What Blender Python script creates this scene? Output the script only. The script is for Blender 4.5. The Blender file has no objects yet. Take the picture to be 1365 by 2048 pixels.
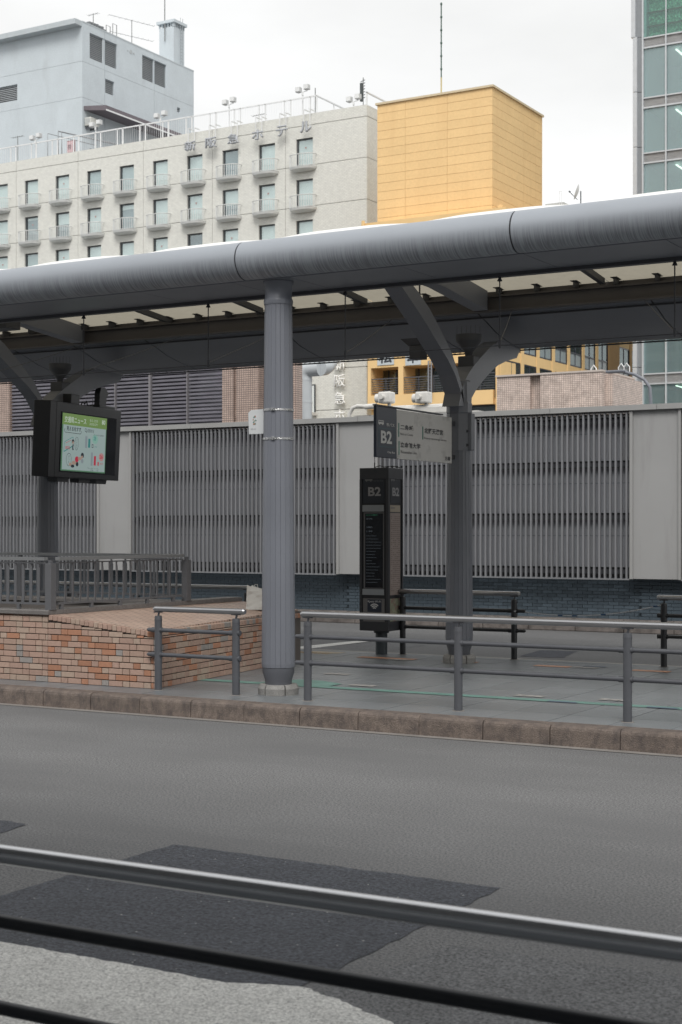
import bpy, bmesh, math, random
from mathutils import Vector, Matrix
random.seed(7)
R = math.radians
scene = bpy.context.scene
col = scene.collection

# ------------------------------------------------------------------ camera
F, CX, YH, H = 3025.0, 682.5, 1060.0, 2.0
TH = math.atan((2440 - CX) / F)
S_, C_ = math.sin(TH), math.cos(TH)
cd = bpy.data.cameras.new('camera'); cam = bpy.data.objects.new('camera', cd); col.objects.link(cam)
cd.sensor_fit = 'VERTICAL'; cd.sensor_height = 36; cd.sensor_width = 24
cd.lens = F / 2048 * 36; cd.shift_y = 36 / 2048
cd.clip_start = 0.1; cd.clip_end = 3000
cam.location = (0, 0, H); cam.rotation_euler = (R(90), 0, TH)
cd.dof.use_dof = True; cd.dof.focus_distance = 18.0; cd.dof.aperture_fstop = 5.0
scene.camera = cam

# ------------------------------------------------------------------ overcast sky and weak sun
w = bpy.data.worlds.new('World'); scene.world = w; w.use_nodes = True
nt = w.node_tree; nt.nodes.clear()
def wn(t, **k):
    n = nt.nodes.new(t)
    for a, b in k.items(): setattr(n, a, b)
    return n
out = wn('ShaderNodeOutputWorld'); bg = wn('ShaderNodeBackground')
sky = wn('ShaderNodeTexSky', sky_type='NISHITA', sun_disc=False)
SUN_EL, SUN_ROT = R(48), R(152)
sky.sun_elevation = SUN_EL; sky.sun_rotation = SUN_ROT; sky.dust_density = 3.0
hs = wn('ShaderNodeHueSaturation'); hs.inputs['Saturation'].default_value = 0.15
nt.links.new(sky.outputs[0], hs.inputs['Color'])
tc = wn('ShaderNodeTexCoord'); mp = wn('ShaderNodeMapping'); mp.inputs['Scale'].default_value = (1, 1, 2.6)
nz = wn('ShaderNodeTexNoise'); nz.inputs['Scale'].default_value = 2.2; nz.inputs['Detail'].default_value = 6
cr = wn('ShaderNodeValToRGB')
cr.color_ramp.elements[0].position = 0.33; cr.color_ramp.elements[0].color = (7.3, 7.33, 7.27, 1)
cr.color_ramp.elements[1].position = 0.75; cr.color_ramp.elements[1].color = (10.2, 10.25, 10.2, 1)
nt.links.new(tc.outputs['Generated'], mp.inputs[0]); nt.links.new(mp.outputs[0], nz.inputs[0]); nt.links.new(nz.outputs[0], cr.inputs[0])
mx = wn('ShaderNodeMixRGB'); mx.inputs[0].default_value = 0.82
nt.links.new(hs.outputs[0], mx.inputs[1]); nt.links.new(cr.outputs[0], mx.inputs[2])
nt.links.new(mx.outputs[0], bg.inputs[0]); bg.inputs[1].default_value = 0.095
nt.links.new(bg.outputs[0], out.inputs[0])
sd = bpy.data.lights.new('sun', 'SUN'); sd.energy = 1.5; sd.angle = R(25); sd.color = (1, 0.97, 0.93)
sun = bpy.data.objects.new('sun', sd); col.objects.link(sun); sun.location = (0, -20, 40)
# Nishita rotation is measured clockwise from +Y; the lamp points from that side
dv = Vector((math.sin(SUN_ROT) * math.cos(SUN_EL), math.cos(SUN_ROT) * math.cos(SUN_EL), math.sin(SUN_EL)))
sun.rotation_euler = dv.to_track_quat('Z', 'Y').to_euler()
vs = scene.view_settings; vs.view_transform = 'Standard'; vs.look = 'None'; vs.exposure = 0.48; vs.gamma = 1.0
vs.use_curve_mapping = False
scene.render.engine = 'CYCLES'
scene.cycles.max_bounces = 6; scene.cycles.transparent_max_bounces = 12

# ------------------------------------------------------------------ measuring helpers (pixel of the photograph -> point on a plane)
def ray(px, py=YH):
    u = (px - CX) / F
    return (-S_ + C_ * u, C_ + S_ * u, (YH - py) / F)
def XY(px, Y): r = ray(px); return r[0] / r[1] * Y
def ZY(px, py, Y): r = ray(px, py); return H + r[2] * Y / r[1]
def YX(px, X): r = ray(px); return r[1] / r[0] * X
def ZX(px, py, X): r = ray(px, py); return H + r[2] * X / r[0]
def G(px, py, z=0.0): r = ray(px, py); t = (z - H) / r[2]; return (r[0] * t, r[1] * t)

# ------------------------------------------------------------------ materials
MATS = {}
def mat(name, c, rough=0.6, metal=0.0, var=0.06, vs_=3.0, bump=0.0, bs=60.0, speck=0.0, ss=250.0, sdet=2, obj_rand=0.0,
        stretch=(1, 1, 1), spec=0.5, dirt=None, ds=2.0, dth=(0.5, 0.7), dstretch=(1, 1, 1), coord='pos'):
    if name in MATS: return MATS[name]
    m = bpy.data.materials.new(name); m.use_nodes = True; t = m.node_tree; N = t.nodes; L = t.links
    b = N['Principled BSDF']; b.inputs['Roughness'].default_value = rough; b.inputs['Metallic'].default_value = metal
    b.inputs['Specular IOR Level'].default_value = spec
    if coord == 'pos':
        g = N.new('ShaderNodeNewGeometry'); src = g.outputs['Position']
    else:
        g = N.new('ShaderNodeTexCoord'); src = g.outputs['Object']
    mpn = N.new('ShaderNodeMapping'); mpn.inputs['Scale'].default_value = stretch; L.new(src, mpn.inputs[0])
    n1 = N.new('ShaderNodeTexNoise'); n1.inputs['Scale'].default_value = vs_; n1.inputs['Detail'].default_value = 8
    L.new(mpn.outputs[0], n1.inputs[0])
    r1 = N.new('ShaderNodeMapRange'); r1.inputs[1].default_value = 0.25; r1.inputs[2].default_value = 0.75
    r1.inputs[3].default_value = 1 - var; r1.inputs[4].default_value = 1 + var; L.new(n1.outputs[0], r1.inputs[0])
    fac = r1.outputs[0]
    if speck:
        n2 = N.new('ShaderNodeTexNoise'); n2.inputs['Scale'].default_value = ss; n2.inputs['Detail'].default_value = sdet; n2.inputs['Roughness'].default_value = .5 if sdet < 3 else .8
        L.new(mpn.outputs[0], n2.inputs[0])
        r2 = N.new('ShaderNodeMapRange'); r2.inputs[1].default_value = 0.3; r2.inputs[2].default_value = 0.7
        r2.inputs[3].default_value = 1 - speck; r2.inputs[4].default_value = 1 + speck; L.new(n2.outputs[0], r2.inputs[0])
        mm = N.new('ShaderNodeMath'); mm.operation = 'MULTIPLY'; L.new(fac, mm.inputs[0]); L.new(r2.outputs[0], mm.inputs[1]); fac = mm.outputs[0]
    if obj_rand:
        oi = N.new('ShaderNodeObjectInfo')
        r3 = N.new('ShaderNodeMapRange'); r3.inputs[3].default_value = 1 - obj_rand; r3.inputs[4].default_value = 1 + obj_rand
        L.new(oi.outputs['Random'], r3.inputs[0])
        mm = N.new('ShaderNodeMath'); mm.operation = 'MULTIPLY'; L.new(fac, mm.inputs[0]); L.new(r3.outputs[0], mm.inputs[1]); fac = mm.outputs[0]
    vm = N.new('ShaderNodeVectorMath'); vm.operation = 'SCALE'; vm.inputs[0].default_value = c[:3]; L.new(fac, vm.inputs['Scale'])
    co = vm.outputs[0]
    if dirt:
        md = N.new('ShaderNodeMapping'); md.inputs['Scale'].default_value = dstretch; L.new(src, md.inputs[0])
        nd = N.new('ShaderNodeTexNoise'); nd.inputs['Scale'].default_value = ds; nd.inputs['Detail'].default_value = 7; nd.inputs['Roughness'].default_value = 0.65
        L.new(md.outputs[0], nd.inputs[0])
        rd = N.new('ShaderNodeMapRange'); rd.inputs[1].default_value = dth[0]; rd.inputs[2].default_value = dth[1]; L.new(nd.outputs[0], rd.inputs[0])
        mix = N.new('ShaderNodeMixRGB'); L.new(rd.outputs[0], mix.inputs[0]); L.new(co, mix.inputs[1]); mix.inputs[2].default_value = (*dirt, 1)
        co = mix.outputs[0]
    L.new(co, b.inputs['Base Color'])
    if bump:
        n3 = N.new('ShaderNodeTexNoise'); n3.inputs['Scale'].default_value = bs; n3.inputs['Detail'].default_value = 4
        L.new(mpn.outputs[0], n3.inputs[0])
        bp = N.new('ShaderNodeBump'); bp.inputs['Strength'].default_value = bump; bp.inputs['Distance'].default_value = 0.02
        L.new(n3.outputs[0], bp.inputs['Height']); L.new(bp.outputs[0], b.inputs['Normal'])
    MATS[name] = m
    return m

def tile_mat(name, c1, c2, mortar, bw, rh, ms=0.006, plane='XZ', rough=0.5, off=0.5, bump=0.4, speck=0.12, dirt=None):
    if name in MATS: return MATS[name]
    m = bpy.data.materials.new(name); m.use_nodes = True; t = m.node_tree; N = t.nodes; L = t.links
    b = N['Principled BSDF']; b.inputs['Roughness'].default_value = rough
    g = N.new('ShaderNodeNewGeometry'); sx = N.new('ShaderNodeSeparateXYZ'); L.new(g.outputs['Position'], sx.inputs[0])
    cb = N.new('ShaderNodeCombineXYZ')
    if plane == 'XYsum':
        ad = N.new('ShaderNodeMath'); L.new(sx.outputs[0], ad.inputs[0]); L.new(sx.outputs[1], ad.inputs[1]); L.new(ad.outputs[0], cb.inputs[0]); L.new(sx.outputs[2], cb.inputs[1])
    elif plane == 'XY':
        L.new(sx.outputs[0], cb.inputs[0]); L.new(sx.outputs[1], cb.inputs[1])
    else:
        L.new(sx.outputs[0], cb.inputs[0]); L.new(sx.outputs[2], cb.inputs[1])
    br = N.new('ShaderNodeTexBrick'); br.offset = off; L.new(cb.outputs[0], br.inputs[0])
    br.inputs['Color1'].default_value = (*c1, 1); br.inputs['Color2'].default_value = (*c2, 1); br.inputs['Mortar'].default_value = (*mortar, 1)
    br.inputs['Scale'].default_value = 1; br.inputs['Mortar Size'].default_value = ms; br.inputs['Brick Width'].default_value = bw; br.inputs['Row Height'].default_value = rh
    n2 = N.new('ShaderNodeTexNoise'); n2.inputs['Scale'].default_value = 3.3; n2.inputs['Detail'].default_value = 8; L.new(g.outputs['Position'], n2.inputs[0])
    r2 = N.new('ShaderNodeMapRange'); r2.inputs[1].default_value = 0.3; r2.inputs[2].default_value = 0.7; r2.inputs[3].default_value = 1 - speck; r2.inputs[4].default_value = 1 + speck
    L.new(n2.outputs[0], r2.inputs[0])
    vm = N.new('ShaderNodeVectorMath'); vm.operation = 'SCALE'; L.new(br.outputs['Color'], vm.inputs[0]); L.new(r2.outputs[0], vm.inputs['Scale'])
    L.new(vm.outputs[0], b.inputs['Base Color'])
    bp = N.new('ShaderNodeBump'); bp.inputs['Strength'].default_value = bump; bp.inputs['Distance'].default_value = 0.01; bp.invert = True
    L.new(br.outputs['Fac'], bp.inputs['Height']); L.new(bp.outputs[0], b.inputs['Normal'])
    MATS[name] = m
    return m

def glass(name, tint, refl=0.35, trans=0.6, rough=0.02):
    m = bpy.data.materials.new(name); m.use_nodes = True; N = m.node_tree.nodes; L = m.node_tree.links; N.clear()
    o = N.new('ShaderNodeOutputMaterial'); g = N.new('ShaderNodeBsdfGlossy'); g.inputs['Roughness'].default_value = rough
    g.inputs['Color'].default_value = (0.85, 0.93, 0.93, 1)
    tr = N.new('ShaderNodeBsdfTransparent'); tr.inputs[0].default_value = (*tint, 1)
    df = N.new('ShaderNodeBsdfDiffuse'); df.inputs[0].default_value = (tint[0] * .6, tint[1] * .6, tint[2] * .6, 1)
    m1 = N.new('ShaderNodeMixShader'); m1.inputs[0].default_value = trans; L.new(df.outputs[0], m1.inputs[1]); L.new(tr.outputs[0], m1.inputs[2])
    m2 = N.new('ShaderNodeMixShader'); m2.inputs[0].default_value = refl; L.new(m1.outputs[0], m2.inputs[1]); L.new(g.outputs[0], m2.inputs[2])
    L.new(m2.outputs[0], o.inputs[0])
    return m
def emit(name, c, s):
    m = bpy.data.materials.new(name); m.use_nodes = True; b = m.node_tree.nodes['Principled BSDF']
    b.inputs['Base Color'].default_value = (*[x * .4 for x in c], 1); b.inputs['Emission Color'].default_value = (*c, 1); b.inputs['Emission Strength'].default_value = s
    b.inputs['Roughness'].default_value = 0.25
    return m

# ------------------------------------------------------------------ geometry helpers
ORG = {}
def org(o): return ORG.get(o.name, Vector((0, 0, 0))) if o else Vector((0, 0, 0))
class MB:
    def __init__(s): s.v = []; s.f = []; s.sm = []
    def add(s, vs, fs, smooth=False):
        n = len(s.v); s.v += [tuple(v) for v in vs]; s.f += [tuple(i + n for i in f) for f in fs]; s.sm += [smooth] * len(fs); return s
    def box(s, x0, x1, y0, y1, z0, z1):
        return s.add([(x0, y0, z0), (x1, y0, z0), (x1, y1, z0), (x0, y1, z0), (x0, y0, z1), (x1, y0, z1), (x1, y1, z1), (x0, y1, z1)],
                     [(3, 2, 1, 0), (4, 5, 6, 7), (0, 1, 5, 4), (1, 2, 6, 5), (2, 3, 7, 6), (3, 0, 4, 7)])
    def bbox(s, x0, x1, y0, y1, z0, z1, b):
        # box with chamfered edges
        bm = bmesh.new(); bmesh.ops.create_cube(bm, size=1)
        for v in bm.verts: v.co = Vector(((x0 + x1) / 2 + v.co.x * (x1 - x0), (y0 + y1) / 2 + v.co.y * (y1 - y0), (z0 + z1) / 2 + v.co.z * (z1 - z0)))
        bmesh.ops.bevel(bm, geom=list(bm.edges), offset=b, segments=2, affect='EDGES', profile=0.5)
        bm.verts.index_update()
        s.add([v.co for v in bm.verts], [[v.index for v in f.verts] for f in bm.faces]); bm.free(); return s
    def tube(s, p, q, r, n=8, r2=None, caps=True, smooth=True):
        p, q = Vector(p), Vector(q); r2 = r if r2 is None else r2
        d = (q - p).normalized(); a = Vector((0, 0, 1)) if abs(d.z) < 0.9 else Vector((1, 0, 0)); u = d.cross(a).normalized(); w_ = d.cross(u)
        vs = [];
        for c, rr in ((p, r), (q, r2)):
            for i in range(n):
                a_ = 2 * math.pi * i / n; vs.append(c + (u * math.cos(a_) + w_ * math.sin(a_)) * rr)
        s.add(vs, [(i, i + n, (i + 1) % n + n, (i + 1) % n) for i in range(n)], smooth)
        if caps: s.add(vs[:n], [tuple(range(n))]); s.add(vs[n:], [tuple(reversed(range(n)))])
        return s
    def path(s, pts, r, n=8, smooth=True):
        pts = [Vector(p) for p in pts]; rings = []; up = None
        for i, p in enumerate(pts):
            d = (pts[min(i + 1, len(pts) - 1)] - pts[max(i - 1, 0)]).normalized()
            if up is None:
                a = Vector((0, 0, 1)) if abs(d.z) < 0.9 else Vector((1, 0, 0)); up = d.cross(a).normalized()
            up = (up - d * up.dot(d)).normalized(); w_ = d.cross(up)
            rings.append([p + (up * math.cos(2 * math.pi * k / n) + w_ * math.sin(2 * math.pi * k / n)) * r for k in range(n)])
        vs = [v for rg in rings for v in rg]; fs = []
        for i in range(len(pts) - 1):
            for k in range(n): fs.append((i * n + k, i * n + (k + 1) % n, (i + 1) * n + (k + 1) % n, (i + 1) * n + k))
        s.add(vs, fs, smooth); s.add(rings[0], [tuple(reversed(range(n)))]); s.add(rings[-1], [tuple(range(n))]); return s
    def lathe(s, cx, cy, prof, n=24, smooth=True, rot=0.0):
        vs = []
        for r, z in prof:
            for i in range(n): a = 2 * math.pi * i / n + rot; vs.append((cx + r * math.cos(a), cy + r * math.sin(a), z))
        fs = []
        for j in range(len(prof) - 1):
            for i in range(n): fs.append((j * n + i, j * n + (i + 1) % n, (j + 1) * n + (i + 1) % n, (j + 1) * n + i))
        s.add(vs, fs, smooth)
        s.add(vs[:n], [tuple(reversed(range(n)))]); s.add(vs[-n:], [tuple(range(n))]); return s
    def prismx(s, prof, x0, x1, smooth=False):   # prof: (y,z) polygon, extruded along x
        n = len(prof); vs = [(x0, y, z) for y, z in prof] + [(x1, y, z) for y, z in prof]
        s.add(vs, [(i, (i + 1) % n, (i + 1) % n + n, i + n) for i in range(n)], smooth)
        s.add(vs[:n], [tuple(reversed(range(n)))]); s.add(vs[n:], [tuple(range(n))]); return s
    def prismy(s, prof, y0, y1):
        n = len(prof); vs = [(x, y0, z) for x, z in prof] + [(x, y1, z) for x, z in prof]
        s.add(vs, [(i, i + n, (i + 1) % n + n, (i + 1) % n) for i in range(n)])
        s.add(vs[:n], [tuple(range(n))]); s.add(vs[n:], [tuple(reversed(range(n)))]); return s
    def prismz(s, poly, z0, z1):
        n = len(poly); vs = [(x, y, z0) for x, y in poly] + [(x, y, z1) for x, y in poly]
        s.add(vs, [(i, (i + 1) % n, (i + 1) % n + n, i + n) for i in range(n)])
        s.add(vs[:n], [tuple(reversed(range(n)))]); s.add(vs[n:], [tuple(range(n))]); return s
    def mesh(s, name, m, o=Vector((0, 0, 0)), fix=True):
        me = bpy.data.meshes.new(name); me.from_pydata([(x - o[0], y - o[1], z - o[2]) for x, y, z in s.v], [], s.f)
        if m: me.materials.append(m)
        me.polygons.foreach_set('use_smooth', s.sm)
        if fix:
            bm = bmesh.new(); bm.from_mesh(me); bmesh.ops.recalc_face_normals(bm, faces=bm.faces); bm.to_mesh(me); bm.free()
        me.update(); return me
    def build(s, name, m, parent=None, kind=None, label=None, local=False, auto=False, fix=True):
        o0 = Vector((0, 0, 0)) if local else org(parent)
        me = s.mesh(name, m, o0, fix)
        o = bpy.data.objects.new(name, me); col.objects.link(o); o.parent = parent; ORG[o.name] = o0
        if kind: o['kind'] = kind
        if label: o['label'] = label
        if auto:
            for e in me.edges: pass
        return o
def thing(name, label, cat, loc, group=None, rot=(0, 0, 0)):
    o = bpy.data.objects.new(name, None); col.objects.link(o); o.location = loc; o.rotation_euler = rot
    o.empty_display_size = 0.2
    o['label'] = label; o['category'] = cat
    if group: o['group'] = group
    ORG[o.name] = Vector(loc); return o
def tag(o, label, cat, group=None):
    o['label'] = label; o['category'] = cat
    if group: o['group'] = group
    return o
def piece(name, me, parent, wloc, rotz=0.0):
    o = bpy.data.objects.new(name, me); col.objects.link(o); o.parent = parent
    o.location = Vector(wloc) - org(parent); o.rotation_euler = (0, 0, rotz); ORG[o.name] = Vector(wloc); return o
def text(name, body, m, parent, o, xd, zd, w_=None, h=None, ext=0.002, bold=0.0, local=False, align='L', spacing=1.0):
    """flat lettering: lower-left corner at o, along xd, upwards zd, fitted to width w_ and height h"""
    c = bpy.data.curves.new('t', 'FONT'); c.body = body; c.size = 1; c.extrude = 0; c.offset = bold; c.resolution_u = 3; c.space_character = spacing
    t = bpy.data.objects.new('t', c); col.objects.link(t); bpy.context.view_layer.update()
    me = bpy.data.meshes.new_from_object(t.evaluated_get(bpy.context.evaluated_depsgraph_get()))
    bpy.data.objects.remove(t); bpy.data.curves.remove(c)
    xs = [v.co.x for v in me.vertices]; ys = [v.co.y for v in me.vertices]
    x0, x1, y0, y1 = min(xs), max(xs), min(ys), max(ys)
    if w_ is None: w_ = (x1 - x0) * h / (y1 - y0)
    if h is None: h = (y1 - y0) * w_ / (x1 - x0)
    o, xd, zd = Vector(o), Vector(xd).normalized(), Vector(zd).normalized(); nd = xd.cross(zd)
    if ext > 0.004:
        bm = bmesh.new(); bm.from_mesh(me); ret = bmesh.ops.extrude_face_region(bm, geom=list(bm.faces))
        top = {g for g in ret['geom'] if isinstance(g, bmesh.types.BMVert)}
        for v in top: v.co.z = 1.0
        bm.to_mesh(me); bm.free()
    og = Vector((0, 0, 0)) if local else org(parent)
    for v in me.vertices:
        a = (v.co.x - x0) / (x1 - x0) * w_; b = (v.co.y - y0) / (y1 - y0) * h; dz = ext if (ext <= 0.004 or v.co.z > 0.5) else 0.0
        v.co = o + xd * a + zd * b + nd * dz - og
    me.name = name; me.materials.clear(); me.materials.append(m)
    ob = bpy.data.objects.new(name, me); col.objects.link(ob); ob.parent = parent; ORG[ob.name] = og
    return ob
def wall_grid(mb, x0, x1, z0, z1, holes, place, depth):
    """face with rectangular holes (a,b,c,d)=(x0,x1,z0,z1) and reveals; place(u,v,d) -> xyz"""
    us = sorted({x0, x1, *[h for q in holes for h in q[:2] if x0 < h < x1]}); vs_ = sorted({z0, z1, *[h for q in holes for h in q[2:] if z0 < h < z1]})
    for i in range(len(us) - 1):
        for j in range(len(vs_) - 1):
            mu, mv = (us[i] + us[i + 1]) / 2, (vs_[j] + vs_[j + 1]) / 2
            if any(a < mu < b and c < mv < d for a, b, c, d in holes): continue
            mb.add([place(us[i], vs_[j], 0), place(us[i + 1], vs_[j], 0), place(us[i + 1], vs_[j + 1], 0), place(us[i], vs_[j + 1], 0)], [(0, 1, 2, 3)])
    for a, b, c, d in holes + [(x0, x1, z0, z1)]:
        dd = depth
        for p, q in (((a, c), (b, c)), ((b, c), (b, d)), ((b, d), (a, d)), ((a, d), (a, c))):
            mb.add([place(*p, 0), place(*q, 0), place(*q, dd), place(*p, dd)], [(0, 1, 2, 3)])

# ------------------------------------------------------------------ palette
asphalt = mat('asphalt', (0.160, 0.161, 0.163), 0.9, var=0.10, vs_=0.6, bump=0.3, bs=75, speck=1.0, ss=60, sdet=5, spec=0.3, dirt=(0.128, 0.129, 0.132), ds=.7, dth=(0.42, 0.75), dstretch=(.3, 1, 1))
asphalt_dark = mat('asphalt_fresh', (0.070, 0.075, 0.088), 0.7, var=0.12, vs_=3, bump=0.7, bs=75, speck=1.0, ss=40, sdet=6, spec=0.3)
asphalt_mid = mat('asphalt_seam', (0.146, 0.148, 0.152), 0.9, var=0.12, vs_=2, bump=0.3, bs=75, speck=1.0, ss=60, sdet=5, spec=0.3)
white_paint = mat('road_paint', (0.62, 0.615, 0.59), 0.7, var=0.1, vs_=5, bump=0.25, bs=80, speck=0.3, ss=90, dirt=(0.26, 0.26, 0.255), ds=70, dth=(0.5, 0.64))
concrete = mat('gutter_concrete', (0.22, 0.205, 0.19), 0.85, var=0.15, vs_=4, speck=0.15, ss=200)
kerbm = mat('kerb_granite', (0.165, 0.132, 0.112), 0.8, var=0.16, vs_=7, bump=0.5, bs=90, speck=0.3, ss=110, dirt=(0.065, 0.054, 0.052), ds=13, dth=(0.42, 0.74), dstretch=(1, 1, 0.6), obj_rand=0.07)
slabm = mat('paving_slab', (0.165, 0.178, 0.190), 0.30, var=0.10, vs_=3, bump=0.2, bs=120, speck=0.18, ss=110, obj_rand=0.09)
jointm = mat('paving_joint', (0.035, 0.037, 0.042), 0.9)
steel = mat('painted_steel', (0.168, 0.178, 0.205), 0.42, var=0.06, vs_=2, bump=0.05, bs=400, speck=0.04, ss=500)
pipem = mat('pipe_steel', (0.27, 0.285, 0.31), 0.36, var=0.06, vs_=1.5, bump=0.06, bs=300)
darksteel = mat('dark_steel', (0.055, 0.057, 0.065), 0.5, var=0.1, vs_=3)
brownsteel = mat('brown_steel', (0.085, 0.078, 0.076), 0.55, var=0.12, vs_=3)
railsteel = mat('rail_steel', (0.085, 0.089, 0.10), 0.5, metal=0.1, var=0.1, vs_=6)
stainless = mat('stainless', (0.42, 0.42, 0.43), 0.30, metal=0.9, var=0.06, vs_=8, stretch=(0.2, 3, 3))
black = mat('black_paint', (0.022, 0.023, 0.026), 0.4, var=0.1)
stone = mat('base_stone', (0.24, 0.235, 0.225), 0.75, var=0.15, vs_=10, speck=0.3, ss=150, bump=0.2)
slatm = mat('fence_slat', (0.20, 0.204, 0.215), 0.5, obj_rand=0.10, var=0.07, stretch=(1, 1, .4))
backm = mat('fence_panel', (0.25, 0.26, 0.285), 0.6, var=0.10, vs_=1.5, stretch=(1, 1, 0.3), dirt=(0.24, 0.24, 0.25), ds=1.5, dth=(.5, .75), dstretch=(3, 1, .25))
pillm = mat('fence_pillar', (0.325, 0.325, 0.325), 0.6, var=0.05, vs_=1.0, speck=0.03, dirt=(0.26, 0.258, 0.255), ds=1.2, dth=(0.55, 0.8), dstretch=(3, 3, 0.3))
capm = mat('fence_cap', (0.32, 0.32, 0.315), 0.5, var=0.05)
bluebrick = mat('blue_brick', (0.082, 0.108, 0.132), 0.35, var=0.1, vs_=20, obj_rand=0.2, bump=0.1)
bluemortar = mat('blue_mortar', (0.15, 0.16, 0.17), 0.9)
graniteb = mat('granite_coping', (0.15, 0.14, 0.135), 0.6, var=0.15, vs_=20, speck=0.35, ss=120)
mortar = mat('mortar', (0.14, 0.125, 0.115), 0.9, var=0.1)
bricks = [mat('brick_tan', (0.38, 0.265, 0.21), 0.7, var=0.1, vs_=25, speck=0.06, obj_rand=0.09), mat('brick_pale', (0.39, 0.295, 0.235), 0.7, var=0.1, vs_=25, speck=0.06, obj_rand=0.08),
          mat('brick_rust', (0.37, 0.185, 0.115), 0.7, var=0.1, vs_=25, speck=0.06, obj_rand=0.12), mat('brick_ash', (0.27, 0.25, 0.235), 0.7, var=0.1, vs_=25, obj_rand=0.08),
          mat('brick_pink', (0.37, 0.25, 0.20), 0.7, var=0.1, vs_=25, obj_rand=0.08)]
white = mat('white_metal', (0.72, 0.73, 0.73), 0.5, var=0.04)

# ------------------------------------------------------------------ ground
def plane(name, x0, x1, y0, y1, z, m, kind='structure'):
    return MB().add([(x0, y0, z), (x1, y0, z), (x1, y1, z), (x0, y1, z)], [(0, 1, 2, 3)]).build(name, m, kind=kind, fix=False)
plane('ground', -700, 700, -60, 1200, -0.02, asphalt)
plane('road', -60, 30, 4.2, 13.13, 0.0, asphalt)
plane('far_road', -60, 30, 19.6, 28.3, 0.0, asphalt)
plane('near_pavement', -60, 30, -20, 4.2, 0.012, slabm)
# patch polygons drawn from the road surface
def poly(name, pts, z, m):
    return MB().add([(x, y, z) for x, y in pts], [tuple(range(len(pts)))]).build(name, m, kind='structure', fix=False)
def jag(p, q, n=26, a=0.011):
    return [(p[0] + (q[0] - p[0]) * i / n + random.uniform(-a, a), p[1] + (q[1] - p[1]) * i / n + random.uniform(-a, a)) for i in range(n)]
P0, P1, P2, P3, P4 = (-5.74, 7.77), (-3.47, 7.74), (-3.47, 5.62), (-3.9, 5.3), (-6.6, 5.3)
P5, P6 = (-6.6, 6.05), (-5.76, 6.2)
poly('asphalt_patch', [*jag(P1, P0), *jag(P0, P6), *jag(P6, P5), *jag(P5, P4, 6), *jag(P4, P3), *jag(P3, P2, 6), *jag(P2, P1)][::-1] if False else
     [*jag(P0, P6), *jag(P6, P5), *jag(P5, P4, 6), *jag(P4, P3), *jag(P3, P2, 6), *jag(P2, P1), *jag(P1, P0)], 0.004, asphalt_dark)
poly('asphalt_strip', [*jag((-3.45, 5.0), (2, 5.0), 6), *jag((2, 6.75), (-3.45, 6.55), 20)], 0.004, asphalt_mid)
a0, a1, a2 = G(0, 1885), G(450, 1968), G(600, 1976)
poly('painted_area', [(-9, 4.3), (-2.85, 4.3), *jag((-2.86, 5.0), (-2.88, 5.40), 12, .012), *jag((-2.88, 5.40), (a2[0] + .03, a2[1]), 24, .012), *jag(a2, a1, 8, .008), *jag(a1, a0, 40, .008), (-9, 5.72)], 0.008, white_paint)
c = G(-40, 1700); poly('asphalt_patch', [c, *jag(G(0, 1668), G(52, 1650), 5), *jag(G(52, 1650), G(0, 1640), 5), G(-60, 1636)], 0.004, asphalt_dark)
poly('asphalt_patch', [*jag(G(1040, 1313), G(1125, 1316), 5, .03), *jag(G(1125, 1316), G(1158, 1303), 4, .03), *jag(G(1158, 1303), G(1060, 1300), 5, .03)], 0.004, asphalt_dark)
poly('asphalt_patch', [*jag(G(600, 1300), G(745, 1306), 5, .03), *jag(G(775, 1303), G(870, 1288), 5, .03), G(760, 1283), G(600, 1299)], 0.004, asphalt_mid)
poly('painted_line', [G(594, 1301), G(594, 1294.5), G(748, 1279), G(762, 1281)], 0.008, white_paint)
plane('gutter', -60, 30, 12.99, 13.16, 0.005, concrete)
# pale chips caught in the fresh asphalt
random.seed(21); q = MB()
for k in range(70):
    x = random.uniform(-5.7, -3.5); y = random.uniform(5.5, 7.7); s_ = random.uniform(.003, .008)
    q.add([(x - s_, y, .0075), (x, y - s_ * .7, .0075), (x + s_, y + .002, .0075), (x, y + s_, .009)], [(0, 1, 2, 3)])
q.build('stone_chips', mat('stone_chip', (.4, .4, .39), .7), kind='stuff', fix=False)
random.seed(7)
# kerb stones
kerb = MB().box(-60, 30, 13.16, 13.32, 0, 0.15).build('kerb', jointm, kind='structure')
def kerb_mesh(L, y0, y1, h, r=0.045):
    prof = [(y1, 0.003), (y0, 0.003), (y0 + .004, h - r)] + [(y0 + .004 + r - r * math.cos(a), h - r + r * math.sin(a)) for a in (R(30), R(60), R(90))] + [(y1, h)]
    return MB().prismx(prof, 0, L).mesh('kerb_stone', kerbm)
km = kerb_mesh(0.673, 13.105, 13.34, 0.192)
for i in range(-9, 27):
    x = -4.687 + 0.682 * (8 - i)
    if -19 < x < -1: piece('kerb_stone', km, kerb, (x + random.uniform(-.002, .002), random.uniform(-.003, .003), random.uniform(-.003, .002)))
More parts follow.
